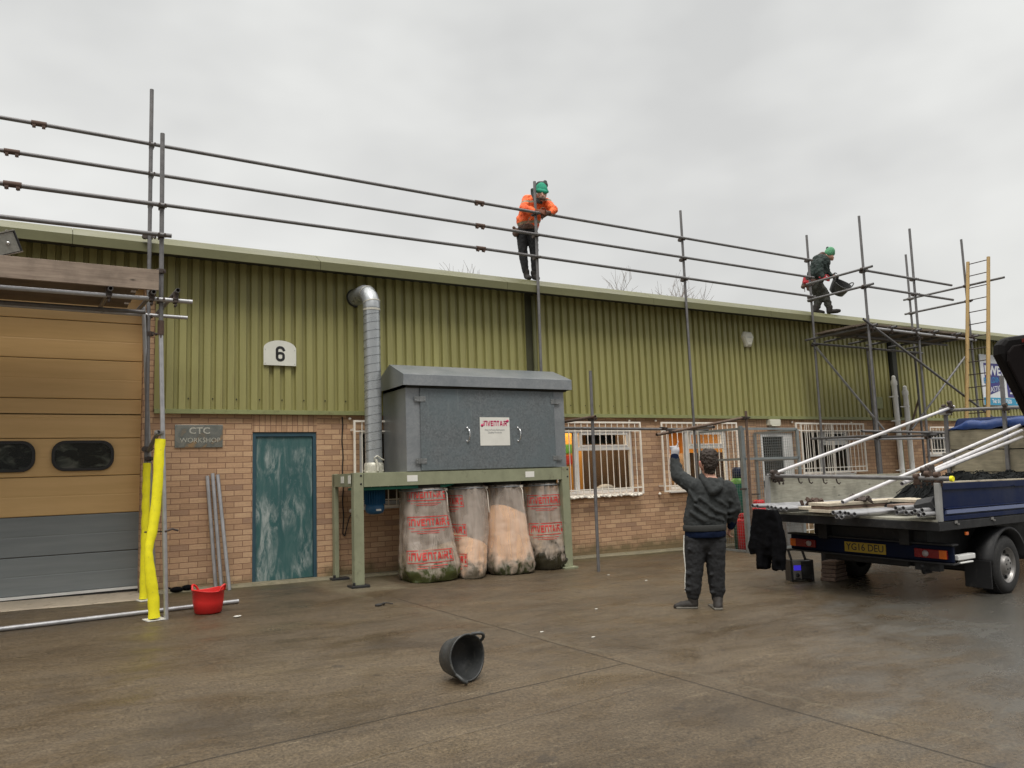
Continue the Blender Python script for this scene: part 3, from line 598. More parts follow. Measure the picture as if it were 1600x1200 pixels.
# CTC workshop plaque
pq = thing('workshop_plaque', 'polished metal plaque reading CTC WORKSHOP screwed to the brickwork', 'sign', (1.69, -.01, 2.05))
m = MB(); m.box((1.385, -.016, 1.905), (1.985, -.002, 2.208)); m.build('plate', 'plaque_metal', pq, bevel=.003)
M2 = WALLM(1.69, -.018, 2.125)
m = MB(); m.text('CTC', .12, M2, .002, .002, sx=1.1); m.build('lettering', 'etch_cream', pq); m = MB(); m.text('WORKSHOP', .088, WALLM(1.7, -.018, 2.0), .002, .0, sx=1.02); m.build('lettering', 'etch_cream', pq)
# trade banner at the far end
bn = thing('trade_banner', 'large white and navy building plastics banner on far green cladding', 'sign', (21.4, -.1, 3.4))
m = MB(); m.box((20.35, -.12, 2.75), (23.6, -.1, 4.06)); m.build('board', 'sign_white', bn)
m = MB(); m.prism([(20.5, 2.98), (21.36, 3.2), (21.25, 3.84), (20.5, 3.84)], -.126, -.121); m.build('panel', 'sign_navy', bn)
m = MB(); m.box((20.36, -.126, 2.76), (23.59, -.121, 2.95)); m.build('phone_strip', 'sign_cyan', bn)
m = MB(); m.box((21.5, -.126, 2.97), (22.8, -.121, 3.5)); m.build('list_panel', 'sign_navy', bn)
m = MB(); m.text('EWE', .33, WALLM(20.88, -.128, 3.64), .001, .012, sx=1.1); m.text('PLASTICS', .19, WALLM(20.9, -.128, 3.17) @ Matrix.Rotation(.12, 4, 'Z'), .001, .0); m.text('Tel: 01302 7520     Tel: Fax', .14, WALLM(21.5, -.128, 2.855), .001, .004)
for i in range(4): m.box((21.6, -.129, 3.42-.12*i), (22.4, -.127, 3.46-.12*i))
m.build('lettering', 'sign_white', bn)
m = MB(); m.text('BUILDING', .2, WALLM(20.88, -.128, 3.4) @ Matrix.Rotation(.05, 4, 'Z'), .001, .002); m.build('lettering', 'sign_sky', bn)

# unseen unit added behind the camera to block low light and show in glass
op = thing('low_light_blocker', 'unseen plain unit added behind the viewpoint to block low light', 'building', (4, -31, gz(4, -31)))
m = MB(); m.box((-40, -45, -2), (60, -31, 2.0)); m.build('brick_wall', 'brick', op)
m = MB(); m.box((-40.1, -45.1, 2.0), (60.1, -30.9, 5.6)); m.build('cladding', 'roof_sheet', op)
m = MB()
for i in range(6): m.box((-34+i*15, -30.98, -1.2), (-29+i*15, -30.85, 3.4))
m.build('roller_door', 'door_grey', op)

# blocky stroke lettering of the maker's name, x in -1..1 and z in -1..1
GL = {'i': (.3, [[(.15, 0), (.15, .62)], [(.15, .8), (.15, 1)]]), 'n': (1, [[(.1, 0), (.1, 1)], [(0, .9), (1, .9)], [(.9, 1), (.9, 0)]]), 'V': (1, [[(.08, 1), (.45, 0)], [(.55, 0), (.92, 1)]]), 'E': (.9, [[(.1, 0), (.1, 1)], [(0, .9), (.9, .9)], [(0, .5), (.75, .5)], [(0, .1), (.9, .1)]]),
      'T': (.9, [[(0, .9), (.9, .9)], [(.45, .9), (.45, 0)]]), 'A': (1, [[(.08, 0), (.45, 1)], [(.55, 1), (.92, 0)], [(.2, .3), (.8, .3)]]), 'R': (.9, [[(.1, 0), (.1, 1)], [(0, .9), (.85, .9)], [(.8, 1), (.8, .45)], [(.1, .5), (.85, .5)], [(.5, .5), (.85, 0)]])}
def logo_quads(word='inVEnTAiR', t=.13):
    tot = sum(GL[c_][0]+.22 for c_ in word)-.22; x = 0; out = []
    for c_ in word:
        w_, st_ = GL[c_]
        for (x0, y0), (x1, y1) in st_:
            L_ = math.hypot(x1-x0, y1-y0); nx_, ny_ = -(y1-y0)/L_*t, (x1-x0)/L_*t; k = max(1, int(L_/.25))
            for q in range(k):
                a0, a1 = q/k, (q+1)/k; P4 = [(x0+(x1-x0)*a0+nx_, y0+(y1-y0)*a0+ny_), (x0+(x1-x0)*a0-nx_, y0+(y1-y0)*a0-ny_), (x0+(x1-x0)*a1-nx_, y0+(y1-y0)*a1-ny_), (x0+(x1-x0)*a1+nx_, y0+(y1-y0)*a1+ny_)]
                out.append([((x+a)/tot*2-1, b_*2-1) for a, b_ in P4])
        x += w_+.22
    return out
# ================================================================== dust extractor on its steel stand
st = thing('extractor_stand', 'pale green steel stand with four legs under the grey extractor cabinet', 'stand', (5.15, -.6, 0))
m = MB()
def channel(m, x0, x1, y, z0, z1, face=-1): m.box((x0, y-.006, z0), (x1, y, z1)); m.box((x0, y, z1-.008), (x1, y+.07, z1)); m.box((x0, y, z0), (x1, y+.07, z0+.008))
channel(m, 3.6, 6.78, -1.0, 1.31, 1.487); m.build('front_beam', 'stand_green', st)
m = MB(); m.box((3.6, -.16, 1.31), (6.78, -.12, 1.487)); m.build('rear_beam', 'stand_green', st)
m = MB(); m.box((3.455, -.94, 1.32), (3.5, -.16, 1.487)); m.build('side_beam', 'stand_green', st); m = MB(); m.box((6.84, -.94, 1.32), (6.88, -.16, 1.487)); m.build('side_beam', 'stand_green', st)
for (lx, ly) in ((3.455, -1.02), (3.455, -.2), (6.77, -1.02), (6.77, -.2)):
    m = MB(); zb = gz(lx, ly)+.03; m.box((lx, ly, zb), (lx+.135 if ly < -.5 else lx+.06, ly+.012, 1.5)); m.box((lx, ly+.012, zb), (lx+.012, ly+.11, 1.5)); 
    if ly < -.5: m.box((lx+.123, ly+.012, zb), (lx+.135, ly+.11, 1.5))
    lg = m.build('leg', 'stand_green', st, bevel=.004)
    m = MB(); m.box((lx-.06, ly-.06, gz(lx, ly)-.005), (lx+.19, ly+.14, gz(lx, ly)+.03)); m.box((lx-.03, ly-.03, gz(lx, ly)+.028), (lx+.0, ly-.0, gz(lx, ly)+.07)); m.build('foot_plate', 'black_plastic' if lx < 4 else 'stand_green', lg, bevel=.006)
    if ly < -.5:
        m = MB()
        for zz in (1.46, 1.35): m.sphere((lx+.1, ly-.003, zz), .014, 8, 5, (1, .6, 1))
        m.build('bolts', 'ink_black', lg)
m = MB(); m.box((3.5, -.95, 1.485), (6.84, -.14, 1.497)); m.build('top_plate', 'stand_green', st)
for xx in (4.22, 6.12):
    m = MB(); m.box((xx, -1.009, 1.36), (xx+.155, -1.0065, 1.445)); m.build('label_plate', 'label_white', st)
m = MB(); m.box((3.4495, -.62, 1.37), (3.454, -.5, 1.46)); m.box((3.4495, -.9, 1.36), (3.454, -.8, 1.47)); m.build('label_plate', 'label_white', st)
m = MB(); m.prism([(3.62, 1.302), (5.0, 1.302), (4.85, 1.262), (3.62, 1.262)], -.9, -.3); m.build('fan_plate', 'stand_bright', st)

cb = thing('extractor_cabinet', 'grey galvanised dust extractor cabinet with pitched lid and maker notice', 'extractor', (5.55, -.5, 1.5))
m = MB(); m.box((4.24, -.96, 1.5), (6.9, -.1, 2.7)); m.build('casing', 'galv_trim', cb)
m = MB(); m.box((4.45, -.985, 1.505), (6.7, -.961, 2.66)); m.build('front_panel', 'galv_sheet', cb, bevel=.003)
m = MB(); rp = [(-1.06, 2.69), (-1.06, 2.845), (-.55, 3.045), (-.04, 2.845), (-.04, 2.69)]
vs = [(a, y, z) for a in (4.17, 7.0) for y, z in rp]; m.add(vs, [(0, 1, 2, 3, 4), (5, 9, 8, 7, 6), (0, 5, 6, 1), (1, 6, 7, 2), (2, 7, 8, 3), (3, 8, 9, 4)]); m.build('lid', 'galv_trim', cb, bevel=.004)
m = MB(); m.box((4.24, -1.0, 2.665), (6.93, -.1, 2.7)); m.build('lid_seal', 'dark_recess', cb)
for xx, zz in ((4.36, 2.47), (6.64, 2.47), (4.36, 1.6), (6.64, 1.6)):
    m = MB(); m.box((xx, -.992, zz), (xx+.17, -.986, zz+.075)); m.box((xx+.075, -.998, zz+.002), (xx+.09, -.99, zz+.073))
    for a in (.02, .15): m.sphere((xx+a, -.994, zz+.02), .008, 6, 4); m.sphere((xx+a, -.994, zz+.055), .008, 6, 4)
    m.build('hinge', 'hinge_galv', cb)
for xx in (5.175, 6.03):
    m = MB(); m.tube([(xx, -.985, 2.09), (xx+.004, -1.03, 2.085), (xx+.01, -1.05, 2.04), (xx+.01, -1.05, 1.97), (xx+.004, -1.03, 1.92), (xx, -.985, 1.915)], .009, 8); m.sphere((xx, -.985, 2.1), .018, 8, 5); m.sphere((xx, -.985, 1.905), .018, 8, 5); m.build('handle', 'chrome', cb)
nb_ = MB(); nb_.box((5.385, -.9905, 1.84), (5.885, -.9865, 2.255)); nt_ = nb_.build('notice', 'label_white', cb)
m = MB(); [m.add([V((5.635+a*.2, -.9925, 2.165+c_*.038)) for a, c_ in q], [(0, 1, 2, 3)]) for q in logo_quads()]; m.lathe([(0, 0), (.022, 0), (.022, .0015), (0, .0015)], (5.408+.012, -.991, 2.135), 14, Matrix.Rotation(math.pi/2, 3, 'X').to_4x4()); m.lathe([(0, 0), (.022, 0), (.022, .0015), (0, .0015)], (5.852, -.991, 2.2), 14, Matrix.Rotation(math.pi/2, 3, 'X').to_4x4())
m.build('logo', 'ink_pink', nt_)
m = MB()
for i, t in enumerate(('Dust & Fume Extraction', 'Quality Products', '')): 
    if t: m.text(t, .036, WALLM(5.63, -.9922, 2.07-.038*i), .0008, sx=.95)
m.build('lettering', 'ink_grey', nt_)

# spiral duct
dc = thing('spiral_duct', 'shiny galvanised spiral duct rising from stand and bending into the cladding', 'duct', (3.9, -.6, 1.5))
r_ = .118; cx, cy = 3.895, -.6
m = MB(); m.tube([(cx, cy, 1.62), (cx, cy, 3.86)], r_, 40, False); m.build('riser', 'duct_galv', dc)
m = MB(); tot = []; H0, H1, pt = 1.74, 3.86, .12; n_ = int((H1-H0)/pt*24)
for i in range(n_+1): a = 2*math.pi*i/24; tot.append((cx+(r_+.001)*math.cos(a), cy+(r_+.001)*math.sin(a), H0+pt*i/24))
m.tube(tot, .0034, 5); m.build('spiral_seam', 'seam_dark', dc)
path = [(cx, cy, 3.84), (cx, cy, 3.92), (cx-.01, cy+.04, 4.0), (cx-.02, cy+.11, 4.07), (cx-.03, cy+.2, 4.1), (cx-.04, cy+.32, 4.1), (cx-.06, -.04, 4.1)]
m = MB(); m.tube(path, r_+.004, 32, False); m.build('elbow', 'duct_galv', dc)
m = MB()
for i in (1, 3, 5): p0 = V(path[i]); t = (V(path[i+1])-V(path[i-1])).normalized()*.006; m.tube([p0-t, p0+t], r_+.009, 32, False)
m.tube([(cx, cy, 3.8), (cx, cy, 3.83)], r_+.006, 32, False); m.build('band', 'lead_pale', dc)
m = MB(); m.tube([(cx-.055, -.075, 4.1), (cx-.06, -.05, 4.1)], r_+.02, 32); m.build('wall_flange', 'dark_recess', dc)
m = MB(); m.lathe([(.135, 0), (.137, .09), (.132, .13), (.105, .155), (.112, .18), (.119, .19)], (cx, cy, 1.497), 28)
for k in range(9): a = k*.7; m.sphere((cx+.12*math.cos(a), cy+.12*math.sin(a), 1.51+.02*math.sin(k*5)), .022, 8, 5, (1.4, 1.4, .6))
m.tube([(cx-.02, cy-.13, 1.66), (cx-.05, cy-.15, 1.7), (cx, cy-.14, 1.73), (cx+.05, cy-.15, 1.69), (cx+.1, cy-.13, 1.67)], .01, 6); m.tube([(cx-.02, cy-.135, 1.68), (cx+.0, cy-.15, 1.6), (cx+.0, cy-.15, 1.52)], .02, 6)
m.build('collar', 'lead_pale', dc)
# motor hanging under the stand
mo = thing('fan_motor', 'blue finned electric motor hanging below left end of stand', 'motor', (3.9, -.6, 1.26))
m = MB(); m.lathe([(.0, 0), (.06, .002), (.11, .02), (.132, .06), (.132, .12), (.125, .125), (.125, .34), (.0, .34)], (3.9, -.6, .925), 28)
for k in range(26): a = 2*math.pi*k/26; m.obox((3.9+.133*math.cos(a), -.6+.133*math.sin(a), 1.16), (.012*math.cos(a), .012*math.sin(a), 0), (-.0025*math.sin(a), .0025*math.cos(a), 0), (0, 0, .095))
m.build('housing', 'motor_blue', mo); m = MB(); m.box((3.87, -.737, .975), (3.94, -.731, 1.0)); m.build('label_plate', 'label_white', mo)

# dust bags
def bag(loc, topc, r0, bot, rx, ry, seed, film, fill, fillmat, label, prints, grime=False, tilt=0):
    """topc (x,y,z) clamp ring centre; bot (x,y) centre on the ground with half sizes rx, ry"""
    t = thing('dust_bag', label, 'dust bag', (bot[0], bot[1], gz(*bot)), group='dust bags under the extractor')
    rr = random.Random(seed); ph = [rr.random()*6 for _ in range(6)]; n = 64; zb = gz(*bot)+.005
    def P(a, k, inset=0):      # angle, height fraction
        z = zb+(topc[2]-zb)*k
        cxx = topc[0]*k+bot[0]*(1-k)+tilt*.03*math.sin(k*3.14); cyy = topc[1]*k+bot[1]*(1-k)
        kk = max(0, min(1, (k-.12)/.8)); ax_ = rx*(1-kk)+r0*kk; ay_ = ry*(1-kk)+r0*kk
        ee = 1-.12*max(0, 1-k*9)**2                  # rolls under at the foot
        fold = .010*math.sin(7*a+ph[0]+k*1.2)*(.4+k)+.006*math.sin(13*a+ph[1]-k*3)+.003*math.sin(23*a+ph[2]+k*2)+.02*math.sin(3*a+ph[3]+k*4)*(1-k)
        cr_ = .012*noise.noise(V((a*3, k*22, seed)))*(1.6-k)+.05*abs(noise.noise(V((a*2.2, k*26, seed+9))))*max(0, 1-k*3.2)+.02*math.sin(19*a+ph[0])*max(0, (k-.82)*5)+.02*math.sin(5*a+ph[1]+9*k)*max(0, 1-abs(k-.5)*3)*math.sin(6*k)+.03*noise.noise(V((math.cos(a)*2, k*4, seed*3)))*(1-k)
        if k > .96: fold *= .3
        f_ = ee*(1+(fold+cr_)*2.2)-inset
        sq = 1+.10*abs(math.sin(2*a))*(1-k)
        return V((cxx+ax_*f_*sq*math.cos(a), cyy+ay_*f_*sq*math.sin(a), z))
    ks = [0, .008, .03, .06]+[.1+.9*i/40 for i in range(41)]
    m = MB(); vs = [P(2*math.pi*j/n, k) for k in ks for j in range(n)]; q = len(ks)
    m.add(vs, [(i*n+j, i*n+(j+1) % n, (i+1)*n+(j+1) % n, (i+1)*n+j) for i in range(q-1) for j in range(n)], True); m.add([P(2*math.pi*j/n, 0) for j in range(n)], [tuple(range(n))])
    m.build('bag_film', film, t)
    m = MB(); kf = [0.01, .05]+[.1+(fill-.1)*i/14 for i in range(15)]
    vs = []
    for i, k in enumerate(kf):
        for j in range(n):
            a = 2*math.pi*j/n; k2 = k+((.09*math.sin(a+ph[4])+.03*math.sin(2*a+ph[5]))*k/fill if k > .1 else 0); vs.append(P(a, k2, .035))
    m.add(vs, [(i*n+j, i*n+(j+1) % n, (i+1)*n+(j+1) % n, (i+1)*n+j) for i in range(len(kf)-1) for j in range(n)], True)
    top = [V(p) for p in vs[-n:]]; c_ = sum(top, V())/n+V((0, 0, .03)); m.add(top+[c_], [(j, (j+1) % n, n) for j in range(n)], True); m.build('sawdust_fill', fillmat, t)
    m = MB(); pts = [(topc[0]+(r0+.008)*math.cos(a), topc[1]+(r0+.008)*math.sin(a), topc[2]-.03+.004*math.sin(3*a)) for a in [2*math.pi*i/40 for i in range(41)]]; m.tube(pts, .011, 6)
    cl = m.build('clamp_ring', 'galv_trim', t); m = MB(); m.lathe([(r0-.03, -.05), (r0-.03, .05)], topc, 40); m.build('neck', 'dark_recess', t)
    aa = -1.1+.5*rr.random(); q0 = V((topc[0]+(r0+.01)*math.cos(aa), topc[1]+(r0+.01)*math.sin(aa), topc[2]-.03)); m = MB(); m.obox(q0, (.035, 0, 0), (0, .012, 0), (0, 0, .016)); m.tube([q0, q0+V((.02, -.02, -.06)), q0+V((.03, -.02, -.12-.25*rr.random())), q0+V((.05, -.0, -.3-.1*rr.random()))], .008, 6); m.build('strap_tail', 'guard_white', cl)
    # printed maker's name wrapped round the film
    for (a0, k, s_, wd_, mirror) in prints:
        m = MB()
        def wrap(px_, pz_):
            a = a0+px_*wd_; kk = k+pz_*s_; kk = min(.96, max(.02, kk)); return P(a, kk, -.012)
        [m.add([wrap(a, c_*.34) for a, c_ in q], [(0, 1, 2, 3)]) for q in logo_quads()]
        fr_ = []
        for (xa_, xb_, za_, zb_) in ((-1.12, 1.3, .5, .58), (-1.12, 1.3, -.62, -.54), (-1.12, -1.09, -.54, .5), (1.27, 1.3, -.54, .5), (1.1, 1.22, .1, .42), (1.1, 1.22, -.4, -.05), (-.9, .9, -.9, -.84), (-.6, .7, -1.08, -1.03)):
            st_ = max(2, int((xb_-xa_)/.12)); 
            for i in range(st_):
                a1, a2 = xa_+(xb_-xa_)*i/st_, xa_+(xb_-xa_)*(i+1)/st_; m.add([wrap(a1, za_), wrap(a2, za_), wrap(a2, zb_), wrap(a1, zb_)], [(0, 1, 2, 3)])
        m.build('print', 'ink_red', t)
A0 = -math.pi/2-.38
bag(None, (4.6, -.66, 1.26), .325, (4.6, -.86), .41, .35, 1, 'bag_film_mossy', .3, 'sawdust_dark', 'leftmost plastic dust bag with red printing, moss green at its base', [(A0+.08, .93, .11, .74, 0), (A0+.08, .63, .11, .72, 0), (A0+.06, .27, .115, .68, 0)])
bag(None, (5.28, -.66, 1.26), .3, (5.17, -.92), .22, .3, 2, 'bag_film_clean', .4, 'sawdust', 'narrow leaning dust bag second from left, half filled with pale sawdust', [(A0-1.2, .84, .11, .72, 0), (A0-1.2, .52, .11, .72, 0), (A0-1.25, .2, .11, .72, 0)], tilt=1)
bag(None, (5.92, -.66, 1.26), .305, (5.86, -.86), .35, .34, 3, 'bag_film_damp', .66, 'sawdust', 'dust bag third from left, two thirds full of sawdust, without printing', [])
bag(None, (6.57, -.66, 1.26), .31, (6.6, -.74), .35, .32, 4, 'bag_film_dirty', .45, 'sawdust_dark', 'rightmost dust bag by the stand leg, red printing above dark wet base', [(A0-.0, .80, .11, .74, 0), (A0-.0, .47, .115, .7, 0)])
# ================================================================== scaffolding
ORD = ('first', 'second', 'third', 'fourth', 'fifth', 'sixth', 'seventh', 'eighth', 'ninth')
TR_ = .0242
def tube_part(par, name, p0, p1, mt_='tube_steel', r=TR_, hollow=.84):
    m = MB(); m.tube([p0, p1], r, 12, hollow=hollow); return m.build(name, mt_, par)
def coupler(par, p, axis=(0, 0, 1), other=(1, 0, 0), mt_='coupler_steel'):
    p, a, o = V(p), V(axis).normalized(), V(other).normalized(); c_ = a.cross(o).normalized(); m = MB()
    m.tube([p-a*.028, p+a*.028], .033, 10); m.tube([p+c_*.05-o*.028, p+c_*.05+o*.028], .033, 10); m.obox(p+c_*.025, a*.024, o*.024, c_*.02)
    for s_ in (-1, 1):
        m.tube([p+o*.03*s_-c_*.02, p+o*.03*s_-c_*.075+a*.01], .007, 6); m.obox(p+o*.038*s_-c_*.03, o*.01, a*.02, c_*.012); m.tube([p+o*.03*s_-c_*.06, p+o*.03*s_-c_*.08], .013, 6)
    m.obox(p-c_*.035, o*.035, a*.018, c_*.006); return m.build('coupler', mt_, par)
def sleeve(par, p, t=(1, 0, 0)):
    p, t = V(p), V(t).normalized(); m = MB(); m.tube([p-t*.08, p+t*.08], .033, 12)
    for s_ in (-1, 1): m.obox(p+t*.05*s_+V((0, 0, -.035)), t*.018, V((0, .03, 0)), V((0, 0, .012))); m.tube([p+t*.05*s_+V((0, -.02, -.03)), p+t*.05*s_+V((0, -.02, -.065))], .009, 6)
    m.build('sleeve_coupler', 'sleeve_rust', par)
sc = thing('edge_scaffold', 'long steel tube guard rail scaffold with three rails along the roof edge', 'scaffolding', (1.03, -.53, 0))
def gpt(x, y, dz=0): return (x, y, gz(x, y)+dz)
stands = [((1.01, -.53), (.985, -.53, 6.5)), ((6.78, -.5), (6.82, -.5, 6.25)), ((10.05, -.5), (10.05, -.5, 6.22)), ((13.5, -.5), (13.575, -.5, 6.2))]
for b_, t in stands: tube_part(sc, 'standard', gpt(*b_), t)
tube_part(sc, 'standard', (.98, -1.85, 5.36), (.998, -1.855, 3.1)); tube_part(sc, 'standard', (.998, -1.855, 3.1), gpt(1.09, -1.93), 'tube_clean'); sleeve(sc, (.997, -1.855, 3.13), (0, 0, 1))
tube_part(sc, 'standard', (6.62, -.47, 4.3), gpt(6.66, -.47)) if False else None
tube_part(sc, 'brace', (.93, -.62, 3.62), (1.17, -.06, .2), 'tube_clean')
rails = [(5.785, 5.765, 5.69, 5.66, 5.65), (5.385, 5.37, 5.315, 5.275, 5.275), (4.99, 4.975, 4.945, 4.89, 4.865)]
xs_ = (-4.0, 1.0, 6.79, 10.02, 13.62)
for k, r in enumerate(rails):
    if k < 2: tube_part(sc, 'guard_rail', (xs_[0], -.555, r[0]), (-.25, -.555, r[0]-.015)); tube_part(sc, 'guard_rail', (-.25, -.555, r[0]-.015), (5.74, -.555, r[2]+.012))
    else: tube_part(sc, 'guard_rail', (.9, -.555, r[1]), (5.74, -.555, r[2]+.01))
    tube_part(sc, 'guard_rail', (5.74, -.555, r[2]+.011), (xs_[4], -.555, r[4]))
    for i in (1, 2, 3, 4): coupler(sc, ((1.0, 6.8, 10.04, 13.56)[i-1], -.5, r[i]), (0, 0, 1), (1, 0, 0))
    sleeve(sc, (5.73, -.555, r[2]+.011))
sleeve(sc, (-.24, -.555, 5.772)); sleeve(sc, (-.5, -.555, 5.372))
tube_part(sc, 'guard_rail', (-3.4, -1.9, 4.515), (1.03, -1.9, 4.508)); sleeve(sc, (-.42, -1.9, 4.515)); tube_part(sc, 'guard_rail', (-3.4, -1.9, 4.155), (1.085, -1.9, 4.168))
for z_ in (4.508, 4.168, 3.76, 3.44): coupler(sc, (.985, -1.855, z_), (0, 0, 1), (1, 0, 0))
coupler(sc, (.99, -.5, 4.55), (0, 0, 1), (0, 1, 0)); coupler(sc, (1.0, -.5, 3.52)); coupler(sc, (1.02, -.53, 3.3), (0, 0, 1), (0, 1, 0))
tube_part(sc, 'ledger', (-3.4, -1.9, 3.44), (1.31, -1.9, 3.437), 'tube_clean'); tube_part(sc, 'ledger', (-3.4, -.53, 3.555), (1.45, -.53, 3.535), 'tube_clean'); tube_part(sc, 'ledger', (-3.4, -1.2, 3.43), (.9, -1.2, 3.43), 'tube_steel')
for xx in (-1.2, .46, .875, 1.115): tube_part(sc, 'transom', (xx+.03, -2.02, 3.49+(.04 if xx > 1 else 0)), (xx, -.38, 3.60)); coupler(sc, (xx+.02, -1.9, 3.45), (1, 0, 0), (0, 1, 0))
coupler(sc, (.995, -1.87, 1.98), (0, 0, 1), (1, 0, 0), 'steel_base'); coupler(sc, (1.03, -.53, 1.75)); coupler(sc, (1.03, -.55, 1.87), (0, 0, 1), (0, 1, 0)); tube_part(sc, 'transom', (.98, -1.95, 1.98), (1.03, -.42, 1.84), 'tube_steel')
m = MB(); m.tube([(1.06, -1.93, .93), (1.14, -1.9, .95), (1.2, -1.88, .93)], .012, 6); m.tube([(.9, -1.6, .92), (1.07, -1.9, .93)], .009, 6); m.build('tie_wire', 'coupler_steel', sc)
for (xx, yy) in ((1.03, -.53), (.98, -1.88)):
    m = MB(); z_ = gz(xx, yy); m.obox((xx, yy, z_+.006), (.09, .02, 0), (-.02, .09, 0), (0, 0, .005)); m.tube([(xx, yy, z_), (xx, yy, z_+.06)], .018, 8); m.build('base_plate', 'label_white', sc)
def board(x0, x1, y, z, on_edge, label, grp=None, mt_='board_wood', zt=.0, ang=0):
    m = MB(); (m.box((x0, y-.02, z), (x1, y+.02, z+.225)) if on_edge else m.box((x0, y-.11, z), (x1, y+.11, z+.038)))
    m.box((x1-.05, y-.0215 if on_edge else y-.112, z-.001), (x1-.03, y+.0215 if on_edge else y+.112, z+(.226 if on_edge else .039)))
    return m.build('scaffold_board', mt_, None, label, 'board', grp, bevel=.003)
board(-3.3, .955, -1.965, 3.52, True, 'weathered toe board on edge above the orange roller door')
for i in range(7): board(-3.3, .78-.06*(i % 2), -1.75+.235*i, 3.575+.016*i, False, '%s deck board from the outer edge, above the orange roller door' % ORD[i], 'deck boards of the left scaffold', 'deck_wood')
# floodlight on its arm above the toe board
fl = thing('floodlight', 'tilted halogen floodlight at top left above scaffold toe board', 'floodlight', (-.6, -.85, 4.2))
Mf = Matrix.Translation((-.575, -.8, 4.17)) @ Matrix.Rotation(math.radians(-22), 4, 'Y') @ Matrix.Rotation(math.radians(18), 4, 'X')
m = MB(); m.box((-.2, -.03, -.13), (.2, .0, .13)); m.box((-.16, 0, -.1), (.16, .12, .1)); m.xf(Mf); m.build('housing', 'black_plastic', fl, bevel=.01)
m = MB(); m.box((-.175, -.036, -.11), (.175, -.0305, .11)); m.xf(Mf); m.build('glass', 'lamp_glass', fl)
m = MB(); m.box((-.2, -.045, .118), (.2, -.03, .13)); m.box((-.2, -.045, -.13), (.2, -.03, -.118)); 
for a in (-.12, .12): m.box((a-.015, -.05, .122), (a+.015, -.02, .142))
m.sphere((.09, -.04, .0), .02); m.xf(Mf); m.build('rim', 'chrome', fl)
m = MB(); m.bar((-.75, -.7, 4.2), (-.75, -.05, 4.28), .03, .03); m.build('bracket', 'black_plastic', fl)

# yellow foam guards on the two left standards
m = MB(); m.tube([(1.012-.012*i/24+.002*math.sin(i*2.3), -.53-.01*i/24, 1.7-1.615*i/24) for i in range(25)], .05, 18, rads=[.044+.0025*math.sin(i*1.9)+.0015*math.sin(i*4.1) for i in range(25)], hollow=.6); m.build('foam_guard', 'foam_yellow', None, 'straight yellow foam tube guard on the inner scaffold pole beside door', 'foam guard')
pts = [(1.01, -1.875, 1.91), (1.0, -1.885, 1.72), (.995, -1.89, 1.5), (.975, -1.9, 1.2), (.945, -1.92, .95), (.915, -1.935, .8), (.908, -1.945, .72), (.918, -1.94, .6), (.94, -1.93, .42), (.965, -1.92, .25), (.975, -1.92, .05)]
rd0 = [.052, .053, .053, .052, .05, .043, .04, .048, .057, .057, .055]; p3_ = [V(pts[i]).lerp(V(pts[min(i+1, 10)]), q/3) for i in range(10) for q in range(3)]+[V(pts[10])]; r3_ = [(rd0[i]*(1-q/3)+rd0[i+1]*q/3)+.002*math.sin((3*i+q)*2.1) for i in range(10) for q in range(3)]+[.06]
m = MB(); m.tube(p3_, .056, 18, rads=r3_, hollow=.6); m.build('foam_guard', 'foam_yellow', None, 'bent yellow foam tube guard slipping off the outer scaffold pole', 'foam guard')

# ---- tower at the right
tw = thing('scaffold_tower', 'scaffold tower with boarded lift at the roof edge on the right', 'scaffolding', (15.2, -1.8, gz(15.2, -1.8)))
for x0, x1, yy, zt in ((13.44, 13.5, -1.8, 6.2), (15.0, 15.13, -1.8, 6.16), (16.92, 17.0, -1.8, 6.17), (16.95, 17.01, -.5, 6.18), (15.38, 15.4, -.5, 4.62), (15.55, 15.55, -.3, 3.9)):
    tube_part(tw, 'standard', gpt(x0, yy), (x1, yy, zt))
for z_ in (5.09, 4.775): tube_part(tw, 'guard_rail', (13.43, -1.855, z_), (16.35, -1.855, z_-.02)); coupler(tw, (13.49, -1.8, z_)); coupler(tw, (15.11, -1.8, z_))
for z_, y0, y1 in ((5.13, -.5, -2.02), (4.79, -.5, -2.01)): tube_part(tw, 'guard_rail', (13.45, y0, z_), (13.45, y1, z_)); coupler(tw, (13.5, -1.8, z_+.0), (0, 0, 1), (0, 1, 0)); coupler(tw, (13.54, -.5, z_), (0, 0, 1), (0, 1, 0))
for z_, y1 in ((5.12, -2.62), (4.785, -1.93)): tube_part(tw, 'guard_rail', (16.95, -.38, z_), (16.95, y1, z_)); coupler(tw, (17.0, -1.8, z_), (0, 0, 1), (0, 1, 0)); coupler(tw, (17.01, -.5, z_), (0, 0, 1), (0, 1, 0))
tube_part(tw, 'ledger', (13.5, -1.85, 3.965), (17.05, -1.85, 3.93), 'tube_clean'); tube_part(tw, 'ledger', (13.42, -.55, 3.87), (17.2, -.55, 3.86)); tube_part(tw, 'ledger', (13.9, -1.25, 3.93), (17.0, -1.25, 3.92))
for xx in (13.5, 14.1, 14.9, 15.5, 16.3, 16.95): tube_part(tw, 'transom', (xx, -1.98, 4.01), (xx, -.32, 3.98)); coupler(tw, (xx, -1.85, 3.97), (1, 0, 0), (0, 1, 0))
for xx in (13.56, 15.4, 15.05, 17.0): coupler(tw, (xx, -.5 if xx != 15.05 else -1.8, 3.86)); 
tube_part(tw, 'brace', (13.5, -.56, 3.8), (15.5, -.56, 2.1), 'tube_clean'); tube_part(tw, 'brace', (13.26, -1.86, 4.12), (17.7, -1.86, 2.12)); tube_part(tw, 'brace', (16.5, -.56, 2.1), (18.9, -.56, 3.85)); tube_part(tw, 'brace', (16.55, -.45, 2.0), (17.05, -.45, 2.8), 'tube_rusty')
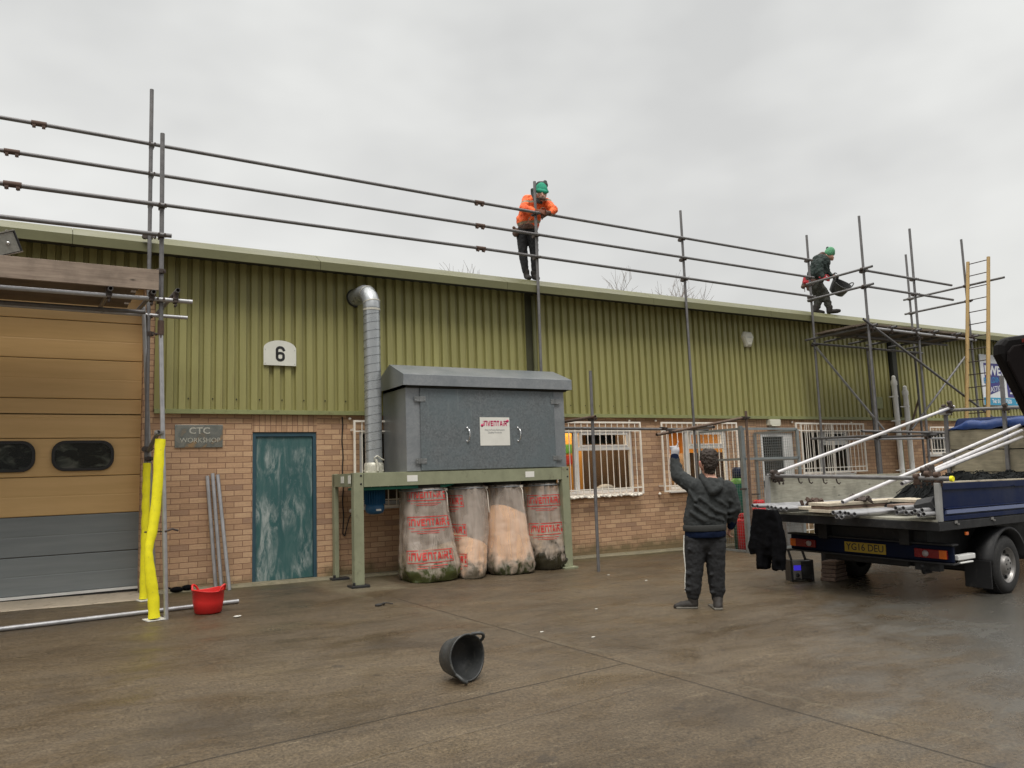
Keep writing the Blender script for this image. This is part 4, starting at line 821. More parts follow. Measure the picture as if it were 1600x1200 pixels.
tube_part(tw, 'ledger', (12.93, -1.85, 1.985), (17.1, -1.85, 1.92)); tube_part(tw, 'ledger', (13.6, -.55, 1.9), (18.0, -.55, 1.9), 'tube_clean'); 
for xx in (13.46, 15.06): tube_part(tw, 'transom', (xx, -2.0, 1.9), (xx, -.3, 1.93)); coupler(tw, (xx, -1.8, 1.96)); coupler(tw, (xx, -1.8, 1.86), (0, 0, 1), (0, 1, 0))
for i in range(5): board(13.42-.03*(i % 2), 17.12+.08*((i*3) % 4), -1.68+.235*i, 4.035, False, '%s deck board from the outer edge on the right tower lift' % ORD[i], 'deck boards of the right tower', 'deck_wood')
# ladder
ld_ = thing('ladder', 'yellow wooden pole ladder with dark rungs leaning on the right tower', 'ladder', (15.7, -2.2, gz(15.7, -2.2)))
def lp(k, y): return V((15.78+(16.93-15.78)*k, y, gz(15.7, -2.2)+k*(5.62-gz(15.7, -2.2))))
for y_, kt in ((-1.93, 1.0), (-2.36, 1.0)): m = MB(); m.tube([lp(0, y_), lp(.5, y_), lp(kt, y_)], .03, 10, rads=[.042, .04, .034]); m.build('stile', 'ladder_yellow', ld_)
for i in range(22): z_ = .02+i*.0462; m = MB(); m.tube([lp(z_, -1.93), lp(z_, -2.36)], .0105, 8); m.build('rung', 'rung_dark', ld_)

# ---- low scaffold frame by the windows
lf = thing('low_scaffold', 'low unfinished scaffold frame of tubes in front of the barred windows', 'scaffolding', (7.0, -1.53, 0))
tube_part(lf, 'standard', gpt(7.0, -1.53), (7.025, -1.53, 2.93), 'tube_steel'); tube_part(lf, 'standard', gpt(10.5, -1.28), (10.56, -1.28, 2.38), 'tube_rusty')
tube_part(lf, 'ledger', (5.6, -.44, 2.15), (10.45, -.44, 2.11)); tube_part(lf, 'transom', (6.97, -.4, 2.2), (6.98, -1.66, 2.22), 'tube_rusty')
tube_part(lf, 'brace', (8.29, -1.5, 1.955), (10.6, -1.2, 2.27), 'tube_rusty'); tube_part(lf, 'transom', (9.42, -1.62, 2.07), (10.0, -.44, 2.13))
for p_ in ((7.015, -1.53, 2.2), (7.0, -.44, 2.17), (9.35, -.46, 2.13), (10.04, -.5, 2.12), (10.55, -1.27, 2.26), (8.6, -1.47, 2.0)): coupler(lf, p_)

# three tubes leaning on the wall and the one on the ground
for i, (b_, t) in enumerate(((gpt(1.89, -.16), (1.79, -.03, 1.53)), (gpt(1.95, -.22), (1.855, -.035, 1.56)), (gpt(2.03, -.30), (1.92, -.035, 1.54)))):
    tube_part(None, 'scaffold_tube', b_, t, 'tube_clean'); tag(D.objects[-1] if False else COL.objects[-1], ('left of three grey tubes leaning on the brick wall', 'middle of three grey tubes leaning on the brick wall', 'right of three grey tubes leaning on the brick wall')[i], 'steel tube', 'tubes leaning on the wall')
tube_part(None, 'scaffold_tube', gpt(-2.6, -2.05, .026), gpt(1.93, -1.36, .026), 'tube_clean'); tag(COL.objects[-1], 'long grey tube lying on the ground behind red tub', 'steel tube')

# tubs
def tub(label, M, mt_, r1, r0, h, handles, group=None, wall=.006, squash=1, dirt=None, hs=.085):
    t = thing('rubber_tub', label, 'tub', M=M, group=group)
    m = MB(); n = 40; prof = [(0, 0), (r0-.02, 0), (r0, .012), (r0+(r1-r0)*.5+.006, h*.5), (r1, h-.012), (r1+.008, h-.006), (r1+.008, h), (r1-.004, h+.002), (r1-wall, h-.006), (r0+(r1-r0)*.5-wall, h*.5), (r0-wall, .02), (0, .014)]
    m.lathe(prof, n=n, sx=1, sy=squash)
    for i, p_ in enumerate(m.v): a = math.atan2(p_.y, p_.x); k = p_.z/h; p_.z += .012*k*math.cos(2*a+.4); p_.x *= 1+.02*k*math.sin(3*a)
    m.build('shell', mt_, t, world=False)
    for a0 in handles:
        m = MB(); pts = []
        for i in range(11):
            q = math.pi*i/10; da = (-.5+i/10)*.62; rr = r1+.004+.02*math.sin(q); pts.append((rr*math.cos(a0+da), rr*squash*math.sin(a0+da), h-.006+.012*math.cos(2*a0+.4)+hs*math.sin(q)**.7))
        m.tube(pts, .012, 8); m.build('handle', mt_, t, world=False)
    return t
def axes(o, z, x=(1, 0, 0)):
    z = V(z).normalized(); x = V(x); x = (x-z*x.dot(z)).normalized(); y = z.cross(x); return Matrix(((x.x, y.x, z.x, o[0]), (x.y, y.y, z.y, o[1]), (x.z, y.z, z.z, o[2]), (0, 0, 0, 1)))
hr = V((_R.x, _R.y, 0)).normalized(); ha = V((_F.x, _F.y, 0)).normalized()
Z_ = (hr*.70-ha*.70+V((0, 0, .1)))
c0 = V(gpt(2.66, -5.50)); c0.z += .148
tub('black rubber tub with loop handle lying on its side in the yard', axes(c0, Z_, V((0, 0, 1))+hr*.1), 'rubber_black', .162, .128, .2, (-.55, math.pi-.55), hs=.055)
tub('red rubber tub standing on the ground beside scaffold pole', Matrix.Translation((1.53, -1.78, gz(1.53, -1.78))) @ Matrix.Rotation(.5, 4, 'Z'), 'rubber_red', .165, .14, .25, (1.9, -1.2), hs=.06)
# small litter
m = MB(); c_ = V(gpt(3.25, -2.415)); m.sphere(c_+V((0, 0, .012)), .035, 10, 6, (1.3, .8, .5)); m.tube([c_+V((.02, 0, .02)), c_+V((.08, -.02, .03)), c_+V((.12, .01, .02)), c_+V((.17, -.01, .01))], .007, 6); m.sphere(c_+V((.06, 0, .02)), .018, 8, 5)
m.build('litter', 'litter_dark', None, 'small dark scrap lying on concrete in front of the stand', 'litter')
m = MB(); c_ = V(gpt(1.74, -2.23)); m.sphere(c_+V((0, 0, .012)), .02, 8, 5, (1.8, 1, .5)); m.sphere(c_+V((.03, .01, .012)), .012, 8, 5, (1.8, 1, .7)); m.build('litter', 'litter_pale', None, 'pale crumpled scrap on concrete right of red tub', 'litter')
m = MB(); c_ = V(gpt(1.42, -.14)); m.sphere(c_+V((0, 0, .04)), .05, 10, 6, (1.6, .8, .7)); m.sphere(c_+V((.13, .02, .05)), .045, 10, 6, (1.6, .8, .8)); m.tube([c_+V((-.06, 0, .05)), c_+V((-.12, .0, .08))], .012, 6); m.build('glove_heap', 'cloth_black', None, 'dark pair of work gloves dropped at foot of brick wall', 'gloves')
for i, (xx, yy) in enumerate(((4.07, -4.56), (7.0, -2.6), (4.35, -5.0), (6.9, -1.9), (5.2, -3.9))):
    m = MB(); c_ = V(gpt(xx, yy)); m.sphere(c_+V((0, 0, .004)), .012, 8, 4, (2, .8, .5)); m.build('litter', 'litter_pale', None, 'tiny pale paper scrap lying on the open yard concrete', 'litter', 'paper scraps on the yard')

# ================================================================== gas bottle cage
cg = thing('gas_cage', 'galvanised mesh cage for gas bottles beside the white glazed door', 'cage', (11.3, -.55, gz(11.3, -.5)))
def mesh_panel(p0, ux, w_, h_, name, sp=.05):
    m = MB(); p0, ux = V(p0), V(ux); up = V((0, 0, 1)); n = int(w_/sp); k = int(h_/sp); nrm = ux.cross(up)
    for i in range(1, n): m.bar(p0+ux*(i*sp), p0+ux*(i*sp)+up*h_, .0028, .0028)
    for j in range(1, k): m.bar(p0+up*(j*sp), p0+up*(j*sp)+ux*w_, .0028, .0028)
    pn = m.build(name, 'cage_galv', cg)
    m = MB(); t = .02
    for a, b_ in ((p0, p0+up*h_), (p0+ux*w_, p0+ux*w_+up*h_), (p0, p0+ux*w_), (p0+up*h_, p0+ux*w_+up*h_), (p0+up*h_*.75, p0+ux*w_+up*h_*.75)): m.bar(a, b_, .04, .04)
    m.build('panel_frame', 'cage_galv', pn)
zb = -.09
mesh_panel((10.58, -.04, zb+.02), (0, -1, 0), 1.04, 2.15, 'side_panel'); mesh_panel((10.63, -1.1, zb+.02), (1, 0, 0), 1.42, 2.15, 'door_panel'); mesh_panel((12.1, -.04, zb), (0, -1, 0), 1.04, 2.15, 'side_panel')
m = MB(); m.box((10.56, -1.13, zb-.03), (10.615, -1.07, 2.13)); m.build('corner_post', 'cage_galv', cg)
m = MB(); m.box((10.45, -1.14, 1.0), (10.6, -1.12, 1.03)); m.tube([(10.62, -1.15, 1.02), (10.66, -1.17, 1.0), (10.66, -1.17, .93), (10.62, -1.15, .92)], .008, 6); m.box((10.7, -1.15, .9), (10.9, -1.135, .92)); m.build('bolt', 'coupler_steel', cg)
def cyl(label, x_, y_, h, r, mt_, top, capm):
    t = thing('gas_bottle', label, 'gas bottle', gpt(x_, y_)); z_ = gz(x_, y_); m = MB(); m.lathe([(0, 0), (r, .01), (r, h*.86)], (x_, y_, z_), 28); m.build('cylinder', mt_, t)
    m = MB(); m.lathe([(r, h*.86), (r*.96, h*.9), (r*.7, h*.94), (r*.3, h*.95), (r*.3, h*.96), (0, h*.96)], (x_, y_, z_), 28); m.build('shoulder', top, t)
    m = MB(); m.lathe([(r*.35, h*.93), (r*.75, h*.93), (r*.75, h*1.06), (r*.6, h*1.08), (0, h*1.08)], (x_, y_, z_), 18); m.build('valve_cap', capm, t)
cyl('tall dark green gas bottle with lighter green shoulder inside mesh cage', 10.96, -.62, 1.38, .15, 'cyl_green', 'cyl_top', 'cyl_navy')
cyl('short red gas bottle left of the green bottle inside the cage', 10.75, -.88, .62, .13, 'cyl_red', 'cyl_red', 'cyl_red')
cyl('red gas bottle at the right end inside the mesh cage', 11.3, -.75, .82, .14, 'cyl_red', 'cyl_red', 'cyl_red')

# ================================================================== bare trees behind the roof
def tree(x_, y_, h, seed, label, spread=1):
    t = thing('bare_tree', label, 'tree', (x_, y_, gz(x_, 4)), group='bare trees behind the building'); rr = random.Random(seed); tm = MB(); cm = MB()
    def grow(p, d, ln, r, lv):
        q = p+d*ln; mid = (p+q)/2+V((rr.uniform(-1, 1), rr.uniform(-1, 1), rr.uniform(-.3, .6)))*ln*.06
        (tm if lv < 2 else cm).tube([p, mid, q], r, 5 if lv > 1 else 8, False, rads=[r, r*.85, r*.68])
        if lv >= 6: return
        for i in range(3):
            ax = V((rr.uniform(-1, 1), rr.uniform(-1, 1), rr.uniform(-.2, .5))).normalized(); nd = (d+ax*(.42+.1*lv*.3)*spread).normalized(); nd = (nd+V((0, 0, .16))).normalized()
            grow(q if i == 0 else p.lerp(q, rr.uniform(.45, .95)), nd, ln*rr.uniform(.62, .85), r*.6, lv+1)
    grow(V((x_, y_, gz(x_, 4)-.2)), V((0, 0, 1)), h*.27, .17, 0)
    tm.build('trunk', 'bark', t); cm.build('crown', 'bark', t)
tree(25.6, 24.2, 15.3, 3, 'bare winter tree showing above roof, left of the third pole', 1.25); tree(29.0, 22.4, 15.2, 5, 'bare winter tree showing above roof behind the third pole', 1.25); tree(20.2, 28.6, 13.9, 8, 'bare treetop just showing above roof left of the orange worker', .8)
# ================================================================== people
F_ = ha; RT = hr
def at(x, y, org, dep=0.):
    d = _F+_R*((x-800)/1220.784)-_U*((y-600)/1220.784); C_ = V((0, -11.0438, 1.3729)); o = V(org)+F_*dep
    return C_+d*((o-C_).dot(F_)/d.dot(F_))
class Fig:
    def __init__(s, name, label, org): s.org = V(org); s.t = thing(name, label, 'person', org)
    def P(s, q): return at(q[0], q[1], s.org, q[2] if len(q) > 2 else 0)
    def part(s, name, mt_, segs, vox=.012, sm=3, fold=0, fscale=.1, par=None):
        m = MB()
        for sg in segs:
            if callable(sg): sg(m, s); continue
            a, ra, b_, rb = sg[:4]; scv = sg[4] if len(sg) > 4 else None; m.cap(s.P(a), ra, s.P(b_), rb, (F_, scv) if scv else None)
        o = m.build(name, mt_, par or s.t); rm = o.modifiers.new('remesh', 'REMESH'); rm.mode = 'VOXEL'; rm.voxel_size = vox; rm.use_smooth_shade = True
        if sm: q = o.modifiers.new('smooth', 'SMOOTH'); q.factor = .5; q.iterations = sm
        if fold:
            tx = D.textures.new('folds', 'CLOUDS'); tx.noise_scale = fscale; tx.noise_depth = 2; dm = o.modifiers.new('folds', 'DISPLACE'); dm.texture = tx; dm.strength = fold; dm.mid_level = .5; dm.texture_coords = 'LOCAL'
        return o
def band(c, rx, ry, z0, z1, dep=0):
    def f(m, s):
        a = s.P(c); X = RT*rx; Y = F_*ry; n = 28; vs = []
        for zz, k in ((z0, 1), ((z0+z1)/2, 1.03), (z1, 1)):
            for i in range(n): t = 2*math.pi*i/n; vs.append(a+X*k*math.cos(t)+Y*k*math.sin(t)+V((0, 0, zz)))
        m.add(vs, [(q*n+i, q*n+(i+1) % n, (q+1)*n+(i+1) % n, (q+1)*n+i) for q in range(2) for i in range(n)]+[tuple(range(n))[::-1], tuple(range(2*n, 3*n))], True)
    return f
def hand(wr, palm_dir, fdir, side, curl=.4, s_=1.0, spread=.12, index=None):
    """palm capsule from the wrist plus five separate fingers"""
    def f(m, s):
        w = s.P(wr) if len(wr) == 3 and abs(wr[0]) > 50 else V(wr); d = V(palm_dir).normalized(); sd_ = V(side).normalized(); nn = d.cross(sd_).normalized()
        k = w+d*.08*s_
        for j in (-1, 0, 1): m.cap(w+sd_*.012*j, .02*s_, k+sd_*.024*j*s_, .016*s_)
        for j, ln in enumerate((.068, .078, .074, .058)):
            b_ = k+sd_*(.033-.022*j)*s_; cu_ = curl if not (index is not None and j == 0) else 0
            d1 = (d*math.cos(cu_)+nn*math.sin(cu_)+sd_*spread*(1.5-j)*.4).normalized(); d2 = (d*math.cos(cu_*2.3)+nn*math.sin(cu_*2.3)).normalized()
            if index is not None and j == 0: d1 = d2 = V(index).normalized()
            p1 = b_+d1*ln*.5*s_; m.cap(b_, .0092*s_, p1, .0085*s_); m.cap(p1, .0085*s_, p1+d2*ln*.5*s_, .0072*s_)
        tb = w+d*.025*s_+sd_*.028*s_; td = (d*.6+sd_*.75+nn*.25).normalized(); m.cap(tb, .013*s_, tb+td*.035*s_, .0105*s_); m.cap(tb+td*.035*s_, .0105*s_, tb+td*.035*s_+(d*.9+nn*.3).normalized()*.03*s_, .009*s_)
    return f
UP = V((0, 0, 1))
# ---- man in the grey hoodie, back to us, pointing up
g1 = Fig('person', 'man in grey hoodie and black tracksuit trousers seen from behind, pointing up', (6.22, -4.47, gz(6.22, -4.47)))
g1.part('body', 'skin', [((1107, 716, .0), .083, (1107, 728, .01), .078), ((1104, 733, .06), .06, (1106, 737, .03), .06), ((1108, 736, .0), .058, (1109, 752, .0), .06), ((1103, 724, .08), .05, (1103, 726, .095), .045), ((1101, 727, .12), .02, (1100, 729, .14), .014),
    ((1095, 723, .02), .022, (1096, 731, .02), .014), ((1110, 755, 0), .1, (1105, 830, 0), .12), ((1090, 842, 0), .07, (1085, 900, 0), .05), ((1114, 842, 0), .07, (1120, 900, 0), .05), ((1090, 836, 0), .08, (1114, 836, 0), .08), ((1086, 900, 0), .05, (1082, 938, 0), .035), ((1119, 900, 0), .05, (1121, 938, 0), .035),
    ((1082, 758, 0), .05, (1058, 742, .1), .045), ((1058, 742, .1), .03, (1054, 712, .165), .025), ((1138, 760, 0), .05, (1147, 796, 0), .045), ((1147, 796, 0), .045, (1141, 822, .08), .03),
    hand((1141, 824, .09), F_*.4-UP*.9-RT*.25, None, F_, .7)], .0075, 2)
g1.part('hair', 'hair_dark', [((1108, 715, -.005), .093, (1109, 722, -.012), .092), ((1109, 728, -.03), .072, (1109, 735, -.02), .06), ((1104, 711, .04), .075, (1109, 712, .02), .08), ((1103, 718, .02), .07, (1104, 722, -.01), .06), ((1105, 707.5, .03), .05, (1113, 709, -.02), .055)], .006, 1, .03, .022)
g1.part('ear', 'skin_red', [((1094.5, 722.5, .015), .02, (1095, 727, .02), .02, .6), ((1095, 728, .02), .016, (1096.5, 733, .025), .012, .6)], .004, 2)
g1.part('hoodie', 'hoodie_grey', [((1084, 759, .0), .083, (1137, 762, .0), .083, .9), ((1095, 770, 0), .14, (1090, 815, .01), .163, .78), ((1122, 772, 0), .14, (1112, 815, .01), .168, .8), ((1105, 765, -.02), .12, (1102, 812, -.02), .16, .8), ((1108, 752, .0), .085, (1108, 758, 0), .1),
    ((1084, 761, 0), .095, (1060, 744, .1), .082), ((1060, 744, .1), .082, (1055, 725, .16), .062), ((1055, 725, .16), .062, (1054.3, 718, .17), .056),
    ((1138, 763, 0), .085, (1148, 793, .0), .072), ((1148, 793, 0), .072, (1143, 814, .06), .058), ((1091, 819, 0), .155, (1112, 819, 0), .16, .78),
    ((1094, 778, -.115), .022, (1118, 797, -.145), .02), ((1118, 797, -.145), .02, (1133, 803, -.09), .018), ((1086, 790, -.12), .02, (1108, 806, -.145), .022), ((1108, 806, -.145), .022, (1131, 813, -.1), .016), ((1079, 800, -.1), .02, (1100, 814, -.135), .022), ((1104, 772, -.1), .02, (1128, 785, -.115), .02), ((1128, 785, -.115), .02, (1137, 792, -.06), .016), ((1077, 768, -.07), .02, (1087, 783, -.12), .016),
    ((1076, 765, .0), .03, (1066, 752, .03), .03), ((1066, 757, -.0), .02, (1076, 748, .02), .02), ((1150, 796, -.03), .03, (1141, 800, -.06), .02), ((1149, 805, .0), .028, (1139, 808, -.03), .02), ((1151, 786, -.03), .022, (1142, 783, -.07), .02)], .009, 7, .02, .05)
g1.part('hood', 'hoodie_grey', [((1096, 744, .0), .035, (1103, 755, -.08), .04), ((1103, 755, -.08), .04, (1113, 768, -.13), .05), ((1113, 768, -.13), .05, (1123, 762, -.12), .045), ((1123, 762, -.12), .045, (1126, 750, -.04), .035), ((1108, 750, -.07), .035, (1121, 752, -.08), .035), ((1112, 757, -.1), .045, (1116, 760, -.11), .045)], .009, 3, .012, .05)
g1.part('waistband', 'hoodie_rib', [band((1101, 824.5, .005), .236, .18, -.032, .035)], .009, 1)
g1.part('cuff', 'navy_cloth', [((1054.5, 718.5, .17), .057, (1054, 713.5, .172), .05), ((1144, 815, .06), .055, (1142, 822, .075), .043)], .008, 1)
g1.part('tshirt', 'navy_cloth', [band((1102, 832, .005), .222, .17, -.05, .035)], .01, 1, .012, .05)
g1.part('glove', 'glove_grey', [((1054, 712, .17), .044, (1055, 705, .17), .05, .7), hand((1053.5, 709.5, .17), UP*1.0, None, RT, 1.35, 1.0, index=UP+RT*.35)], .0045, 2)
g1.part('trousers', 'trousers_black', [((1087, 843, .0), .125, (1117, 843, .0), .125, .92), ((1087, 852, 0), .122, (1085, 890, .0), .1), ((1085, 890, 0), .1, (1082.5, 922, .0), .086), ((1117, 852, 0), .122, (1118.5, 890, .0), .1), ((1118.5, 890, 0), .1, (1121, 922, .0), .084), ((1080, 920, 0), .072, (1083, 931, 0), .066), ((1121, 920, 0), .07, (1121, 933, 0), .064), ((1102, 848, -.03), .1, (1102, 856, -.01), .08), ((1083, 905, -.02), .07, (1085, 912, 0), .08), ((1121, 900, -.02), .07, (1120, 910, 0), .08),
    ((1076, 858, -.09), .018, (1096, 868, -.085), .014), ((1128, 856, -.09), .018, (1108, 866, -.085), .014), ((1074, 896, -.07), .02, (1094, 901, -.07), .014), ((1074, 912, -.06), .02, (1092, 918, -.05), .02), ((1074, 922, -.06), .024, (1092, 927, -.04), .02), ((1110, 898, -.07), .016, (1130, 892, -.06), .018), ((1112, 915, -.05), .02, (1130, 910, -.05), .022), ((1112, 926, -.05), .022, (1131, 922, -.04), .022), ((1084, 870, -.08), .012, (1081, 888, -.07), .012)], .009, 8, .02, .05)
m = MB(); m.tube([at(1069, 836, g1.org, -.0), at(1068.3, 860, g1.org, 0), at(1071.5, 890, g1.org, 0), at(1070.5, 905, g1.org, 0), at(1071, 925, g1.org, 0)], .007, 6); m.build('piping', 'label_white', g1.t)
g1.part('boot', 'boot_dark', [((1082, 930, 0), .058, (1084, 944, .0), .052), ((1084, 944, 0), .05, (1066, 945.5, .0), .045), ((1066, 945.5, 0), .043, (1057, 947.5, .0), .034)], .008, 2, .008, .04)
g1.part('boot', 'boot_dark', [((1121.5, 932, 0), .055, (1122, 948, -.08), .05), ((1122, 948, -.08), .05, (1121, 943, .1), .048), ((1121, 943, .1), .045, (1120, 943, .17), .036)], .008, 2, .008, .04)
m = MB()
for (a, c_, dp) in (((1056, 949.8), (1089, 949.3), 0),):
    p0, p1 = at(*a, g1.org, 0), at(*c_, g1.org, 0); m.obox((p0+p1)/2+V((0, 0, .004)), (p1-p0)/2*1.02, F_*.048, UP*.012)
q = V((g1.org.x, g1.org.y, 0)); p0 = at(1122, 953, g1.org, -.1); m.obox(p0+F_*.11+V((0, 0, .012)), F_*.145, RT*.047, UP*.013); m.build('boot_sole', 'boot_sole', g1.t, bevel=.01)

# ---- worker in orange leaning on the rail
ro = 4.665
g2 = Fig('person', 'worker in orange jacket and teal bobble hat leaning on the roof rail', (6.98, -.13, ro))
JB = MATS['jacket_orange'].node_tree
b = NB('jacket_hivis'); s = b.sepz(); nn_ = b.noise(b.pos(), 9, 3)
zz = b.math('ADD', s[2], b.math('MULTIPLY', b.math('SUBTRACT', nn_, .5), .03)); zz = b.math('ADD', zz, b.math('MULTIPLY', s[0], -.06))
def bnd(z_, w_=.024): return b.ramp(b.math('ABSOLUTE', b.math('SUBTRACT', zz, z_)), [(w_*.9, 1), (w_, 0)])
c = b.ramp(b.noise(b.pos(), 11, 5, .7), [(.35, (.72, .085, .015)), (.65, (.9, .17, .03))]); c = b.mix(b.math('MAXIMUM', bnd(5.235), b.math('MAXIMUM', bnd(5.13), bnd(5.56, .02))), c, (.3, .24, .16)); b.col(c); b.rough(.7); b.bump(b.noise(b.pos(), 22, 4), .5, .02)
g2.part('body', 'skin', [((847, 297, -.3), .085, (847, 305, -.32), .078), ((848, 309, -.36), .055, (848, 311, -.36), .045), ((847, 302, -.395), .018, (848, 306, -.415), .016), ((839, 304, -.3), .018, (839, 306, -.3), .014), ((843, 306, -.24), .055, (838, 314, -.15), .06), ((835, 318, -.1), .11, (823, 355, 0), .12), ((817, 362, 0), .06, (818, 400, 0), .045), ((831, 362, 0), .06, (835, 400, 0), .045), ((818, 400, 0), .045, (822, 428, 0), .03), ((835, 400, 0), .045, (835.5, 428, 0), .03), ((823, 312, -.12), .05, (818, 326, -.28), .045), ((818, 326, -.28), .045, (840, 331.5, -.4), .03), ((853, 315, -.14), .05, (865, 328, -.3), .04), ((865, 328, -.3), .04, (857, 334, -.4), .03)], .008, 2)
g2.part('beard', 'stubble', [((845, 309.5, -.385), .035, (850, 310.5, -.385), .033), ((844, 300.5, -.385), .013, (850, 301.5, -.39), .013)], .006, 1)
g2.part('hat', 'hat_teal', [((846, 294, -.28), .098, (847, 298, -.3), .1), ((838, 298.5, -.3), .028, (855, 299.5, -.31), .028), ((841, 298, -.38), .035, (852, 300, -.385), .035)], .007, 2)
g2.part('hat_band', 'hat_dark', [((843, 289.5, -.265), .068, (850, 289.5, -.265), .068)], .008, 1); g2.part('bobble', 'hat_dark', [((851.5, 285, -.26), .038, (851, 286, -.26), .038)], .006, 1, .012, .02)
g2.part('jacket', 'jacket_hivis', [((824, 313, -.1), .095, (852, 317, -.15), .09), ((830, 320, -.09), .16, (823, 346, .0), .17, .85), ((843, 322, -.13), .13, (828, 348, .0), .15, .85), ((820, 345, 0), .15, (829, 351, 0), .15, .85), ((835, 312, -.08), .1, (838, 315, -.1), .1),
    ((824, 314, -.12), .092, (818, 326, -.28), .075), ((818, 326, -.28), .076, (835, 331, -.39), .056), ((853, 317, -.15), .085, (865, 328, -.3), .07), ((865, 328, -.3), .07, (860, 333, -.38), .052)], .011, 2, .035, .06)
g2.part('hood', 'hat_dark', [((834, 301, -.16), .045, (835, 311, -.17), .055), ((835, 311, -.17), .055, (845, 316, -.3), .035), ((832, 297, -.17), .035, (833, 303, -.16), .04)], .009, 2)
g2.part('glove', 'glove_brown', [((838, 330, -.4), .045, (842, 331.5, -.41), .038), hand((842, 330, -.41), RT*.8-UP*.35-F_*.2, None, F_*.3+UP, .8, 1.25)], .0055, 2); g2.part('glove', 'belt_brown', [((859, 333, -.39), .045, (856, 333, -.4), .038), hand((857, 332.5, -.41), -RT*.8-UP*.35, None, UP, .8, 1.25)], .0055, 2)
g2.part('belt', 'belt_brown', [band((825, 357, 0), .165, .135, -.045, .045), ((808, 361, -.06), .05, (806, 365, -.06), .06), ((803, 356, -.05), .03, (805, 360, -.05), .03), ((838, 365, -.1), .03, (838, 370, -.1), .03)], .009, 1, .02, .04)
g2.part('trousers', 'trousers_black', [((817, 362, 0), .11, (830, 363, 0), .11), ((815.5, 366, 0), .1, (817.5, 400, 0), .075), ((817.5, 400, 0), .075, (821, 424, 0), .056), ((832, 366, 0), .1, (835, 400, 0), .072), ((835, 400, 0), .07, (835.5, 426, 0), .055)], .01, 2, .02, .06)
g2.part('boot', 'boot_dark', [((822, 424, 0), .058, (823, 432, 0), .05), ((823, 432, 0), .048, (827, 434, -.1), .042)], .008, 1); g2.part('boot', 'boot_dark', [((834, 426, 0), .056, (835, 433, 0), .05), ((835, 433, 0), .048, (840, 435, -.1), .042)], .008, 1)

# ---- worker in green stepping along the roof edge
g3 = Fig('person', 'worker in dark green jacket and green bobble hat stepping along roof edge', (14.62, -.2, ro-.01))
g3.part('body', 'skin', [((1295, 396, -.0), .088, (1297, 402, 0), .075), ((1299, 404, 0), .045, (1300, 405, 0), .035), ((1301, 401, 0), .02, (1302.5, 403, 0), .014), ((1291, 400, 0), .06, (1287, 406, 0), .065), ((1283, 410, 0), .11, (1272, 436, 0), .11), ((1272, 444, 0), .1, (1288, 460, 0), .06), ((1288, 460, 0), .06, (1296, 482, 0), .04), ((1270, 445, .05), .09, (1281, 463, .08), .055), ((1281, 463, .08), .055, (1276, 482, .08), .04), ((1280, 410, -.15), .05, (1280, 426, -.2), .045), ((1280, 426, -.2), .045, (1286, 434, -.25), .03), ((1290, 412, .12), .05, (1291, 425, .1), .045), ((1291, 425, .1), .045, (1302, 431, .05), .03)], .009, 2)
g3.part('hat', 'hat_green', [((1297, 393, 0), .105, (1295.5, 395.5, 0), .105), ((1294, 398, 0), .07, (1300, 396, 0), .065)], .008, 2); g3.part('bobble', 'hat_dark', [((1293, 387.5, 0), .033, (1293, 389, 0), .035)], .008, 1, .012, .02)
g3.part('jacket', 'jacket_green', [((1283, 408, 0), .15, (1287, 409, 0), .14), ((1282, 411, 0), .2, (1273, 430, 0), .17), ((1286, 415, 0), .14, (1277, 434, 0), .16), ((1272, 434, 0), .14, (1268, 438, 0), .13), ((1280, 411, -.14), .1, (1280, 426, -.2), .085), ((1280, 426, -.2), .084, (1284, 433, -.24), .062), ((1289, 411, .1), .09, (1291, 425, .1), .075), ((1291, 425, .1), .074, (1299, 430, .06), .05)], .012, 2, .045, .07)
g3.part('hood', 'belt_brown', [((1278, 401, 0), .045, (1285, 397.5, 0), .06), ((1285, 398, 0), .06, (1289, 403, 0), .065)], .01, 2, .02, .05)
g3.part('glove', 'glove_red', [((1283, 433, -.24), .05, (1287, 435.5, -.26), .045), hand((1286, 434.5, -.26), RT*.9-UP*.2, None, UP, 1.0, 1.3)], .007, 2); g3.part('glove', 'boot_dark', [hand((1300, 430.5, .06), RT*.9-UP*.4, None, UP, .9, 1.3)], .007, 1)
g3.part('pouch', 'glove_red', [((1259, 435, -.1), .055, (1258, 441, -.1), .06), ((1264, 437, -.12), .05, (1262, 443, -.12), .05)], .01, 1, .02, .05); g3.part('tool_belt', 'belt_brown', [band((1271, 441, 0), .17, .15, -.04, .04), ((1257, 443, -.08), .05, (1255, 448, -.08), .05), ((1261, 447, -.1), .03, (1262, 453, -.1), .02), ((1257, 449, -.1), .012, (1257.5, 456, -.1), .008)], .009, 1, .02, .04)
g3.part('trousers', 'trousers_olive', [((1273, 443, 0), .15, (1273, 448, 0), .14), ((1274, 446, 0), .15, (1288, 460, 0), .105), ((1288, 460, 0), .1, (1295, 479, 0), .068), ((1270, 447, .06), .13, (1281, 463, .08), .1), ((1281, 463, .08), .1, (1276.5, 478, .08), .075)], .012, 2, .05, .07)
g3.part('boot', 'boot_dark', [((1296, 480, 0), .07, (1295.5, 487, 0), .058), ((1295.5, 487, 0), .05, (1308, 486, 0), .05), ((1308, 486, 0), .045, (1311, 485.5, 0), .04)], .009, 1); g3.part('boot', 'boot_dark', [((1275.5, 479, .08), .075, (1274, 485.5, .08), .06), ((1274, 486, .08), .055, (1286, 488, .08), .04)], .009, 1)
